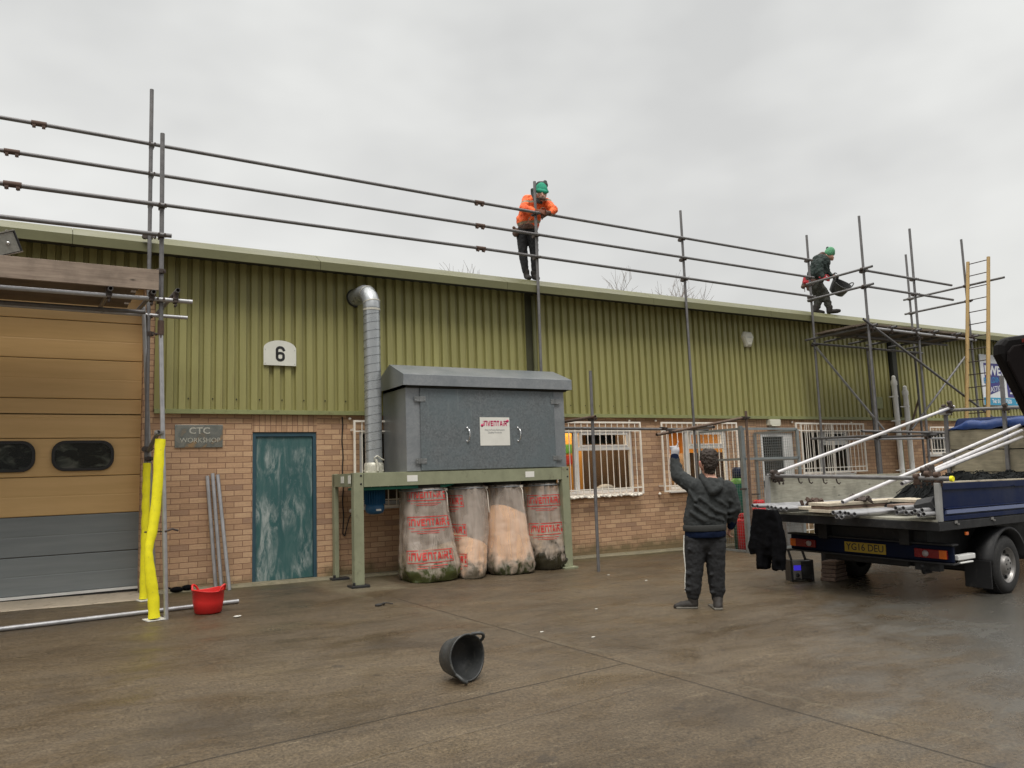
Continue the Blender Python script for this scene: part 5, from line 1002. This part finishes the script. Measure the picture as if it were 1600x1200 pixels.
# tub he carries
ta = at(1304.5, 436, g3.org, .05); tb_ = at(1309.5, 453, g3.org, .05)
axd = (at(1302, 455, g3.org, .05)-at(1314, 446, g3.org, .05)).normalized()
tub('dark rubber tub carried by the worker in green on the roof', axes(at(1306, 458, g3.org, .05), (at(1313, 444, g3.org, -.1)-at(1304, 458, g3.org, .05)), RT), 'rubber_black', .21, .16, .26, (0.0, math.pi), hs=.07)
m = MB(); m.tube([at(1302.5, 434, g3.org, .05), at(1306, 436.5, g3.org, .05), at(1302, 441, g3.org, .05), at(1299, 446, g3.org, .05)], .016, 8); m.build('tub_strap', 'rubber_black', g3.t)

# ================================================================== flatbed truck
TM = Matrix(((.9961, -.0868, .0154, 8.321), (.0872, .9958, -.0267, -5.93), (-.013, .028, .9995, -.207), (0, 0, 0, 1)))
tk = thing('flatbed_truck', 'dark blue scaffolder\'s flatbed truck seen from the rear corner', 'truck', M=TM)
ROOTM[tk.name] = Matrix()          # parts below are given in the truck's own axes (u forward, v left, w up)
def tb(name, mt_, *boxes, bevel=0, par=None):
    m = MB()
    for a, c_ in boxes: m.box(a, c_)
    return m.build(name, mt_, par or tk, bevel=bevel)
LW = 2.2; LB = 4.5
tb('deck_frame', 'truck_black', ((-.05, -.03, .83), (LB, LW+.03, .925)), ((.3, .5, .62), (7.0, .62, .83)), ((.3, 1.55, .62), (7.0, 1.67, .83)), bevel=.006)
tb('deck_floor', 'side_wood', ((-.03, 0, .927), (LB, LW, .95)))
rs = tb('right_dropside', 'truck_blue', ((.06, -.012, .935), (LB-.1, .012, 1.345)), ((.06, -.03, 1.27), (LB-.1, -.0125, 1.345)), ((.06, -.03, .935), (LB-.1, -.0125, .985)), ((.1, -.036, 1.06), (LB-.15, -.0125, 1.075)), bevel=.006)
m = MB(); m.prism([(-.013, 1.005), (-.013, 1.055), (-.036, 1.05), (-.036, 1.01)], .12, LB-.2, Matrix.Rotation(-math.pi/2, 4, 'Z') @ Matrix.Scale(-1, 4, (1, 0, 0)) if False else Matrix(((0, 1, 0, 0), (1, 0, 0, 0), (0, 0, 1, 0), (0, 0, 0, 1)))); m.build('pressing', 'stripe_pale', rs)
tb('rear_post', 'truck_gray', ((-.02, -.03, .93), (.055, .02, 1.35)), bevel=.004, par=rs)
tb('top_capping', 'batten_wood', ((.1, -.03, 1.347), (LB-.1, .02, 1.362)), par=rs)
for uu in (.28, 1.15, 2.4, 3.6): tb('latch', 'wheel_silver', ((uu, -.04, .9), (uu+.06, -.031, .93)), ((uu+.05, -.05, .885), (uu+.08, -.03, .9)), par=rs)
lsd = tb('left_dropside', 'side_wood', ((.03, LW-.03, .952), (LB-.1, LW, 1.40)), bevel=.003); tb('rear_post', 'truck_gray', ((-.02, LW-.04, .93), (.028, LW+.01, 1.41)), par=lsd)
# headboard frame with planks
hb = thing_hb = tb('headboard', 'greedy_wood', ((LB, .2, 1.0), (LB+.04, 2.02, 1.40)), ((LB, -.1, 1.415), (LB+.04, 2.0, 1.755)), ((LB, -.1, 1.77), (LB+.04, 1.98, 2.08)), bevel=.004)
for vv_, wt in ((1.96, 2.42), (1.08, 2.9), (.15, 2.9)): tb('upright', 'tube_steel', ((LB-.055, vv_, .95), (LB-.005, vv_+.05, wt)), par=hb)
m = MB(); m.tube([(LB-.09, 2.05, 2.41), (LB-.09, -.3, 2.37)], .026, 12); m.build('cross_tube', 'tube_steel', hb)
tb('bracket', 'steel_base', ((LB-.07, 1.9, 1.5), (LB-.006, 2.06, 1.72)), ((LB-.1, 1.92, 2.34), (LB-.0, 2.05, 2.46)), par=hb)
# rear light bar
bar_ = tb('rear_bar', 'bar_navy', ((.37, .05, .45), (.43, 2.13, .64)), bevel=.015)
tb('rear_bar_edge', 'truck_black', ((.33, .03, .64), (.47, 2.15, .662)), ((.33, .03, .43), (.47, 2.15, .45)), bevel=.006, par=bar_)
for v0, sgn in ((.1, 1), (1.75, -1)):
    w0, w1 = .49, .59
    lt = tb('tail_light', 'lens_red', ((.34, v0+.0, w0), (.372, v0+.37, w1)), bevel=.008)
    a0 = (v0+.0 if sgn > 0 else v0+.28); tb('indicator', 'lens_amber', ((.336, a0+.004, w0+.004), (.341, a0+.085, w1-.004)), par=lt)
    r0 = (v0+.24 if sgn > 0 else v0+.09); m = MB(); m.lathe([(0, 0), (.036, 0), (.036, .008), (0, .01)], (.341, r0, (w0+w1)/2), 16, Matrix.Rotation(-math.pi/2, 4, 'Y')); m.build('reversing_lamp', 'lens_clear', lt)
np_ = tb('number_plate', 'plate_yellow', ((.36, .82, .48), (.369, 1.35, .6)))
MP = Matrix(((0, 0, -1, .359), (-1, 0, 0, 1.085), (0, 1, 0, .54), (0, 0, 0, 1)))
m = MB(); m.text('YG16 DEU', .118, MP, .001, .001, sx=.9); m.build('lettering', 'ink_black', np_)
tb('under_body', 'truck_black', ((.4, .35, .45), (6.2, 1.8, .8)), ((1.4, .25, .24), (1.5, 1.95, .36)), ((.45, .6, .35), (.5, 1.7, .5)), bevel=.02)
m = MB(); m.tube([(.45, .35, .33), (.3, .35, .33), (.28, .35, .38)], .022, 10); m.sphere((.28, .35, .4), .025); m.box((.4, .22, .34), (.5, .5, .44)); m.build('tow_hitch', 'truck_black', tk)
tb('marker_lamp', 'lens_amber', ((.56, -.02, .755), (.62, .0, .79)), bevel=.004); tb('prop_leg', 'upvc', ((.5, .05, .47), (.9, .12, .53)), ((.55, .05, .43), (.85, .1, .45)), bevel=.01)
def wheel(uc, vc, name='wheel', r=.345, w_=.215, side=-1):
    m = MB(); MY = Matrix.Rotation(math.pi/2, 4, 'X')
    prof = [(.205, -w_/2), (.215, -w_/2-.004), (.29, -w_/2-.012), (r-.02, -w_/2+.008), (r-.002, -w_/2+.03), (r, 0), (r-.002, w_/2-.03), (r-.02, w_/2-.008), (.29, w_/2+.012), (.215, w_/2+.004), (.205, w_/2)]
    m.lathe(prof, (uc, vc, r-.01), 48, MY); t = m.build(name, 'tyre', tk)
    m = MB()
    for k in range(60):
        a = 2*math.pi*k/60
        for vv_ in (-.06, .0, .06): m.obox((uc+(r+.001)*math.cos(a+(vv_*2)), vc+vv_, r-.01+(r+.001)*math.sin(a+vv_*2)), (-.011*math.sin(a), 0, .011*math.cos(a)), (0, .023, 0), (.003*math.cos(a), 0, .003*math.sin(a)))
    m.build('tread', 'tyre', t)
    m = MB(); yf = side*w_/2
    prof = [(.212, yf*1.0), (.205, yf*1.02), (.195, yf*.75), (.185, yf*.5), (.15, yf*.42), (.115, yf*.5), (.1, yf*.95), (.085, yf*1.05), (.0, yf*1.06)]
    MYs = Matrix(((1, 0, 0, 0), (0, 0, 1, 0), (0, 1, 0, 0), (0, 0, 0, 1))); m.lathe(prof, (uc, vc, r-.01), 40, MYs); rm = m.build('rim', 'wheel_silver', t)
    m = MB()
    for k in range(10): a = 2*math.pi*k/10; m.lathe([(0, yf*.6), (.021, yf*.6), (.021, yf*.3)], (uc+.158*math.cos(a), vc, r-.01+.158*math.sin(a)), 12, MYs)
    for k in range(5): a = 2*math.pi*(k+.3)/5; m.lathe([(0, yf*1.1), (.011, yf*1.1), (.013, yf*.9)], (uc+.055*math.cos(a), vc, r-.01+.055*math.sin(a)), 8, MYs)
    m.build('rim_holes', 'truck_black', rm); return t
wheel(1.66, .14); wheel(1.66, 2.02, side=1); wheel(5.75, .15); wheel(5.75, 2.02, side=1)
# mudguard arch and flap
m = MB(); n = 18; vs = []
for i in range(n+1):
    a = math.radians(-8+196*i/n) if False else math.radians(5+170*i/n)
    for rr_, vv_ in ((.47, .0), (.47, .29), (.44, .29), (.44, .0)): vs.append((1.66-rr_*math.cos(a)*1.02, vv_, .33+rr_*math.sin(a)*.98))
m.add(vs, [(i*4+j, i*4+(j+1) % 4, (i+1)*4+(j+1) % 4, (i+1)*4+j) for i in range(n) for j in range(4)]+[(0, 1, 2, 3), (4*n, 4*n+1, 4*n+2, 4*n+3)], True); m.build('mudguard', 'truck_black', tk)
m = MB(); m.xf(Matrix()); 
m = MB(); vs = []
for i in range(n+1):
    a = math.radians(5+170*i/n)
    for rr_, vv_ in ((.47, 1.9), (.47, 2.2), (.44, 2.2), (.44, 1.9)): vs.append((1.66-rr_*math.cos(a)*1.02, vv_, .33+rr_*math.sin(a)*.98))
m.add(vs, [(i*4+j, i*4+(j+1) % 4, (i+1)*4+(j+1) % 4, (i+1)*4+j) for i in range(n) for j in range(4)], True); m.build('mudguard', 'truck_black', tk)
tb('mud_flap', 'truck_black', ((1.14, .0, .1), (1.16, .3, .42)), bevel=.004); tb('mud_flap', 'truck_black', ((1.14, 1.9, .1), (1.16, 2.2, .42)), bevel=.004)
# cab, outside the picture on the right
m = MB(); cp = [(4.75, .45), (4.75, 2.0), (5.0, 2.3), (5.7, 2.28), (6.5, 1.45), (7.15, 1.2), (7.25, .5)]; m.prism(cp, .12, 2.08); m.build('cab', 'truck_blue', tk, bevel=.05)
m = MB(); m.prism([(5.1, 1.45), (5.1, 2.1), (5.65, 2.1), (6.3, 1.45)], .105, .118); m.prism([(5.1, 1.45), (5.1, 2.1), (5.65, 2.1), (6.3, 1.45)], 2.082, 2.095); m.build('cab_window', 'smoked_glass', tk)
ROOTM[tk.name] = TM
for o in list(D.objects):
    if o.parent is tk or (o.parent and o.parent.parent is tk): ROOTM[o.name] = TM
def TL(u_, v_, w_): return TM @ V((u_, v_, w_))
def load_tube(a, c_, label, mt_='tube_clean', grp=None, r=TR_):
    m = MB(); m.tube([TL(*a), TL(*c_)], r, 12, hollow=.84); return m.build('scaffold_tube', mt_, None, label, 'steel tube', grp)
load_tube((-.1, 1.06, 1.11), (6.0, .86, 2.45), 'upper of three pale tubes slanting up over the truck headboard', 'tube_silver')
load_tube((-.02, .37, 1.335), (LB-.08, .86, 2.035), 'middle of three pale tubes slanting up over the truck headboard', 'tube_silver')
load_tube((.0, .22, 1.39), (LB-.08, .862, 1.937), 'lowest of three pale tubes slanting up over the truck headboard', 'tube_silver')
load_tube((0.0, 2.14, 1.42), (LB+.02, 1.875, 2.47), 'long pale tube sloping from truck rear corner up to headboard', 'tube_silver')
load_tube((0.03, 2.2, 1.415), (.03, -.14, 1.395), 'dull tube laid across the rear of the truck sides', 'tube_steel')
m = MB(); m.tube([TL(.03, -.14, 1.395), TL(.03, -.17, 1.395)], .031, 12); m.build('end_cap', 'foam_yellow', None, 'yellow plastic cap on the tube end at truck rear', 'end cap')
cc = thing('coupler_cluster', 'rusty scaffold couplers clamped round tubes at right rear truck side', 'couplers', TL(.03, .02, 1.4))
for a in ((.04, .0, 1.39), (.04, .1, 1.4), (.08, .16, 1.44), (.3, .22, 1.46), (.42, .25, 1.47), (.03, .22, 1.37)): coupler(cc, TL(*a), (1, .2, .2), (0, 1, 0), 'sleeve_rust' if a[0] < .07 else 'coupler_steel')
cc2 = thing('coupler_cluster', 'dark scaffold couplers hanging at the left rear truck corner', 'couplers', TL(.03, 2.15, 1.4))
for a in ((.03, 2.1, 1.41), (.1, 2.12, 1.4), (.05, 2.02, 1.38)): coupler(cc2, TL(*a), (1, .2, .2), (0, 1, 0))
for i, vv_ in enumerate((1.75, 1.6, 1.4, 1.22)): m = MB(); c_ = TL(.05, vv_, 1.355); m.tube([c_+V((0, 0, .03)), c_+V((0, -.01, -.02)), c_+V((.02, -.02, -.035)), c_+V((.045, -.02, -.02))], .009, 6); m.build('hook', 'coupler_steel', cc2)
cc3 = thing('coupler_cluster', 'couplers at the upper end of sloping tube on the headboard', 'couplers', TL(LB-.05, 1.93, 2.4))
for a in ((LB-.1, 1.9, 2.4), (LB-.06, 1.98, 2.43), (LB-.12, 1.86, 2.48), (LB-.1, 1.05, 2.39)): coupler(cc3, TL(*a), (1, 0, .3), (0, 1, 0))
left = [(2.144, 1.039), (2.085, 1.033), (1.94, 1.025), (1.88, 1.025), (1.798, 1.02), (1.733, 1.016), (1.668, 1.017), (1.915, .977)]
mid = [(1.013, 1.003), (.95, 1.003), (.88, .999), (.82, .996), (.758, .993), (.983, .955), (.915, .953)]
right = [(.34, 1.075), (.275, 1.073), (.23, 1.027), (.177, 1.027), (.128, 1.05), (.07, 1.06), (.1, 1.008), (.04, 1.02), (.34, 1.025)]
for nm, bun, lab in (('l', left, 'left bundle at the truck tail'), ('m', mid, 'middle bundle at the truck tail'), ('r', right, 'right bundle at the truck tail')):
    for i, (vv_, ww_) in enumerate(sorted(bun, reverse=True)): u0 = -.38+.05*((i*37) % 5)/5+(.14 if nm == 'r' else 0); load_tube((u0, vv_, ww_), (3.9+.1*(i % 3), vv_+.02, max(.975, ww_-.03)), ORD[i]+' pale grey tube end from left, '+lab, 'tube_clean', 'tubes in the %s bundle on the truck' % {'l': 'left', 'm': 'middle', 'r': 'right'}[nm])
# timber between the bundles
for i, (v0, v1, w0, mt_, u0) in enumerate(((1.16, 1.44, 1.06, 'batten_wood', -.22), (1.17, 1.42, 1.02, 'batten_dark', -.2), (1.15, 1.43, .982, 'batten_wood', -.24), (1.44, 1.66, 1.0, 'batten_wood', -.12), (.5, .74, 1.045, 'batten_dark', .3), (.4, .98, 1.09, 'batten_wood', .75))):
    m = MB(); 
    p = [TL(a, c_, d_) for d_ in (w0, w0+.036) for c_ in (v0, v1) for a in (u0, 3.8)]; m.add(p, [(0, 1, 3, 2), (4, 6, 7, 5), (0, 4, 5, 1), (2, 3, 7, 6), (0, 2, 6, 4), (1, 5, 7, 3)])
    m.build('timber_board', mt_, None, ('top board of stack between tube bundles on truck', 'dark middle board of the stack on the truck tail', 'bottom board of the stack on the truck tail', 'short pale board left of the board stack on truck', 'dark board between middle and right tube bundles', 'long pale board on top of the truck load')[i], 'board', 'boards on the truck bed', bevel=.003)
def heap(label, pts, mt_, r0, seed, name='coupler_heap', cat='couplers'):
    rr = random.Random(seed); m = MB()
    for (u_, v_, w_) in pts:
        for k in range(5):
            c_ = TL(u_+rr.uniform(-.08, .08), v_+rr.uniform(-.06, .06), w_+rr.uniform(-.02, .03)); a = V((rr.uniform(-1, 1), rr.uniform(-1, 1), rr.uniform(-1, 1))).normalized(); m.tube([c_-a*.03, c_+a*.03], r0, 8); m.tube([c_, c_+a.orthogonal().normalized()*.06], .009, 6); m.obox(c_, a*.04, a.orthogonal()*.02, a.cross(a.orthogonal())*.012)
    m.build(name, mt_, None, label, cat)
heap('small heap of brown couplers on tubes at left of truck bed', [(.1, 1.55, 1.08), (.2, 1.75, 1.07), (.3, 1.65, 1.08)], 'sleeve_rust', .022, 4); heap('dark couplers lying on boards mid truck bed', [(.5, 1.25, 1.12), (.6, 1.15, 1.12)], 'coupler_steel', .022, 5); heap('heap of dark rusty couplers at far right of truck bed', [(1.5, .65, 1.12), (1.8, .55, 1.15), (2.1, .6, 1.14), (1.6, .8, 1.1)], 'sleeve_rust', .024, 6)
m = MB(); m.obox(TL(.0, .13, 1.12), (.07, .02, .03), (-.02, .09, -.02), (-.015, .01, .035)); m.build('tool_box', 'black_plastic', None, 'small black box tipped on the right tube bundle', 'tool box', bevel=.006)
m = MB(); m.tube([TL(.05, .07, 1.12), TL(.4, -.0+.03, 1.09)], .014, 8); m.build('red_spanner', 'cyl_red', None, 'red tool handle beside the tipped black box on truck', 'spanner')
# blue tarpaulin over the headboard
m = MB(); n, k = 30, 8; vs = []
for j in range(k+1):
    for i in range(n+1):
        v_ = 1.98-2.2*i/n; u_ = LB-.02+.5*j/k; e_ = min(1, i/4); w_ = 2.085+(.105+.03*e_)*e_*(1 if j > 0 else 0)*min(1, .5+j/2)+.012*math.sin(i*1.3+j)+.01*math.sin(i*.6)+i*.0016; vs.append(TL(u_-.02*math.sin(j*2), v_+.015*math.sin(j*2.2), w_))
m.add(vs, [(j*(n+1)+i, j*(n+1)+i+1, (j+1)*(n+1)+i+1, (j+1)*(n+1)+i) for j in range(k) for i in range(n)], True); o = m.build('tarpaulin', 'tarp_blue', None, 'blue tarpaulin folded over the wooden headboard of the truck', 'tarpaulin'); md = o.modifiers.new('thick', 'SOLIDIFY'); md.thickness = .012
# heap of black debris netting behind the right side
rr = random.Random(12); m = MB()
def neth(u_, v_): return 1.0+.40*min(1, max(0, (u_-.9)/.7))*(1-.5*abs(v_-.5))+.07*noise.noise(V((u_*2.2, v_*2.5, 1)))+.02*math.sin(u_*9)
nu, nv = 46, 14; vs = [TL(.95+3.4*i/nu, .05+1.15*j/nv, neth(.95+3.4*i/nu, .05+1.15*j/nv)-.03*(j in (0, nv))+.03*noise.noise(V((i*.9, j*.9, 5)))) for j in range(nv+1) for i in range(nu+1)]
m.add(vs, [(j*(nu+1)+i, j*(nu+1)+i+1, (j+1)*(nu+1)+i+1, (j+1)*(nu+1)+i) for j in range(nv) for i in range(nu)])
for i in range(420):
    u_ = rr.uniform(1.0, 4.3); v_ = rr.uniform(.05, 1.15); th = rr.uniform(-.6, .6); ln = rr.uniform(.08, .3); pts = []
    for q in range(5): uu = u_+ln*math.cos(th)*(q/4-.5)*2; vv2 = v_+ln*math.sin(th)*(q/4-.5)*2+.02*math.sin(q*2+i); pts.append(TL(uu, vv2, neth(uu, vv2)+rr.uniform(.0, .035)*math.sin(math.pi*q/4)))
    m.tube(pts, rr.uniform(.003, .008), 4)
o = m.build('net_heap', 'net_black', None, 'tangled heap of black netting in the truck bed', 'netting')
# jacket hanging from the left tube ends
jk = thing('hanging_jacket', 'black jacket hanging from tube ends at the left truck tail', 'jacket', TL(-.32, 1.95, .9))
m = MB(); ol = [(2.09, 1.0), (2.13, .85), (2.16, .62), (2.22, .52), (2.17, .42), (2.085, .45), (2.08, .25), (1.955, .26), (1.93, .40), (1.865, .43), (1.80, .28), (1.70, .265), (1.685, .6), (1.72, .85), (1.77, 1.0)]
n = len(ol); vs = [TL(-.33-.03*dd+.03*math.sin(v_*17), v_, w_) for dd in (0, 3) for v_, w_ in ol]
m.add(vs, [tuple(range(n)), tuple(range(n, 2*n))[::-1]]+[(i, n+i, n+(i+1) % n, (i+1) % n) for i in range(n)])
for v_, w0, w1 in ((1.8, .95, .3), (2.02, .93, .3), (1.9, .9, .55), (1.74, .85, .4), (2.1, .85, .5)): m.cap(TL(-.4, v_, w0), .03, TL(-.41, v_+.01, w1), .05)
o = m.build('cloth', 'cloth_black', jk); q = o.modifiers.new('remesh', 'REMESH'); q.mode = 'VOXEL'; q.voxel_size = .01; q.use_smooth_shade = True; q = o.modifiers.new('s', 'SMOOTH'); q.iterations = 2; tx = D.textures.new('cf', 'CLOUDS'); tx.noise_scale = .09; q = o.modifiers.new('d', 'DISPLACE'); q.texture = tx; q.strength = .022
# site radio under the tail
rc = V(gpt(8.74, -3.72)); Mr = Matrix.Translation(rc) @ Matrix.Rotation(math.radians(-28), 4, 'Z')
rd_ = thing('site_radio', 'black site radio with blue lit display on ground under truck tail', 'radio', M=Mr); ROOTM[rd_.name] = Matrix()
m = MB(); m.box((-.15, -.1, .02), (.12, .12, .27)); rb = m.build('body', 'black_plastic', rd_, bevel=.02)
m = MB(); m.box((-.14, -.112, .03), (-.03, -.1, .26)); m.build('control_panel', 'wheel_silver', rd_, bevel=.004); m = MB(); m.box((-.132, -.118, .15), (-.038, -.1135, .215)); m.build('display', 'radio_screen', rd_)
m = MB(); m.lathe([(0, .012), (.024, .01), (.028, 0)], (-.085, -.113, .085), 16, Matrix.Rotation(math.pi/2, 4, 'X')); m.box((-.12, -.116, .035), (-.05, -.113, .05)); m.build('knob', 'black_plastic', rd_)
m = MB()
for a in (-.11, .08): m.bar((a, .0, .27), (a-.03, .02, .41), .022, .03)
m.bar((-.16, .02, .41), (.08, .02, .41), .03, .025); m.box((-.17, -.1, .0), (-.14, .1, .28)); m.box((.11, -.1, .0), (.145, .12, .28)); m.lathe([(0, 0), (.085, 0), (.085, .008), (0, .012)], (.045, -.1, .14), 20, Matrix.Rotation(math.pi/2, 4, 'X')); m.build('roll_frame', 'black_plastic', rd_, bevel=.006)
# timber packing under the tail
for i in range(5):
    m = MB(); c_ = V(gpt(9.12, -3.95)); m.obox(c_+V((.01*(i % 2), 0, .03+.052*i)), (.17-.01*i, .03, 0), (-.02, .1, 0), (0, 0, .022)); m.build('timber_block', 'batten_dark', None, '%s brown timber block in the stack behind the site radio' % ('bottom', 'second lowest', 'middle', 'second highest', 'top')[i], 'timber block', 'timber blocks stacked under the truck', bevel=.004)
# pallet of items against the wall seen below the truck
m = MB(); m.box((12.0, -.75, gz(12, -.6)), (12.55, -.5, .42)); m.box((12.02, -.77, .3), (12.5, -.755, .34)); m.build('grey_box', 'steel_base', None, 'grey slatted box standing on ground beyond the truck tail', 'box', bevel=.01)

# ================================================================== raised hatch of a vehicle close on the right
hp = [(0, 0), (.03, .03), (.75, .16), (.8, -.9), (.52, -1.05), (.12, -.32), (-.012, -.03)]
ho = V((2.7, -9.655, 1.765)); hx = RT; 
ht = thing('vehicle_hatch', 'black raised hatch corner of a nearby vehicle at right edge', 'vehicle hatch', ho)
m = MB(); hp = [(.012, -.012), (.035, .012), (.8, .09), (.86, -1.3), (.38, -1.3), (.165, -.45), (.008, -.045)]
hv = lambda a, z_, d_: ho+RT*a+UP*z_+F_*d_
n = len(hp); vs = [hv(a, z_, d_) for d_ in (0, .05) for a, z_ in hp]; m.add(vs, [tuple(range(n)), tuple(range(n, 2*n))[::-1]]+[(i, n+i, n+(i+1) % n, (i+1) % n) for i in range(n)]); m.build('panel', 'hatch_black', ht, bevel=.014)
m = MB(); vs = [hv(.06+(a-.06)*.9+.01, z_*.93-.03, -.012) for a, z_ in hp]; m.add(vs+[q+F_*.011 for q in vs], [tuple(range(n)), tuple(range(n, 2*n))[::-1]]+[(i, n+i, n+(i+1) % n, (i+1) % n) for i in range(n)]); m.build('inner_trim', 'hatch_trim', ht, bevel=.005)
m = MB(); m.obox(hv(.125, -.005, -.02), RT*.05, UP*.006, F_*.006); m.build('red_reflection', 'hatch_reflection', ht)  # small red bar stands in for a reddish reflection on the hatch
#@@END@@
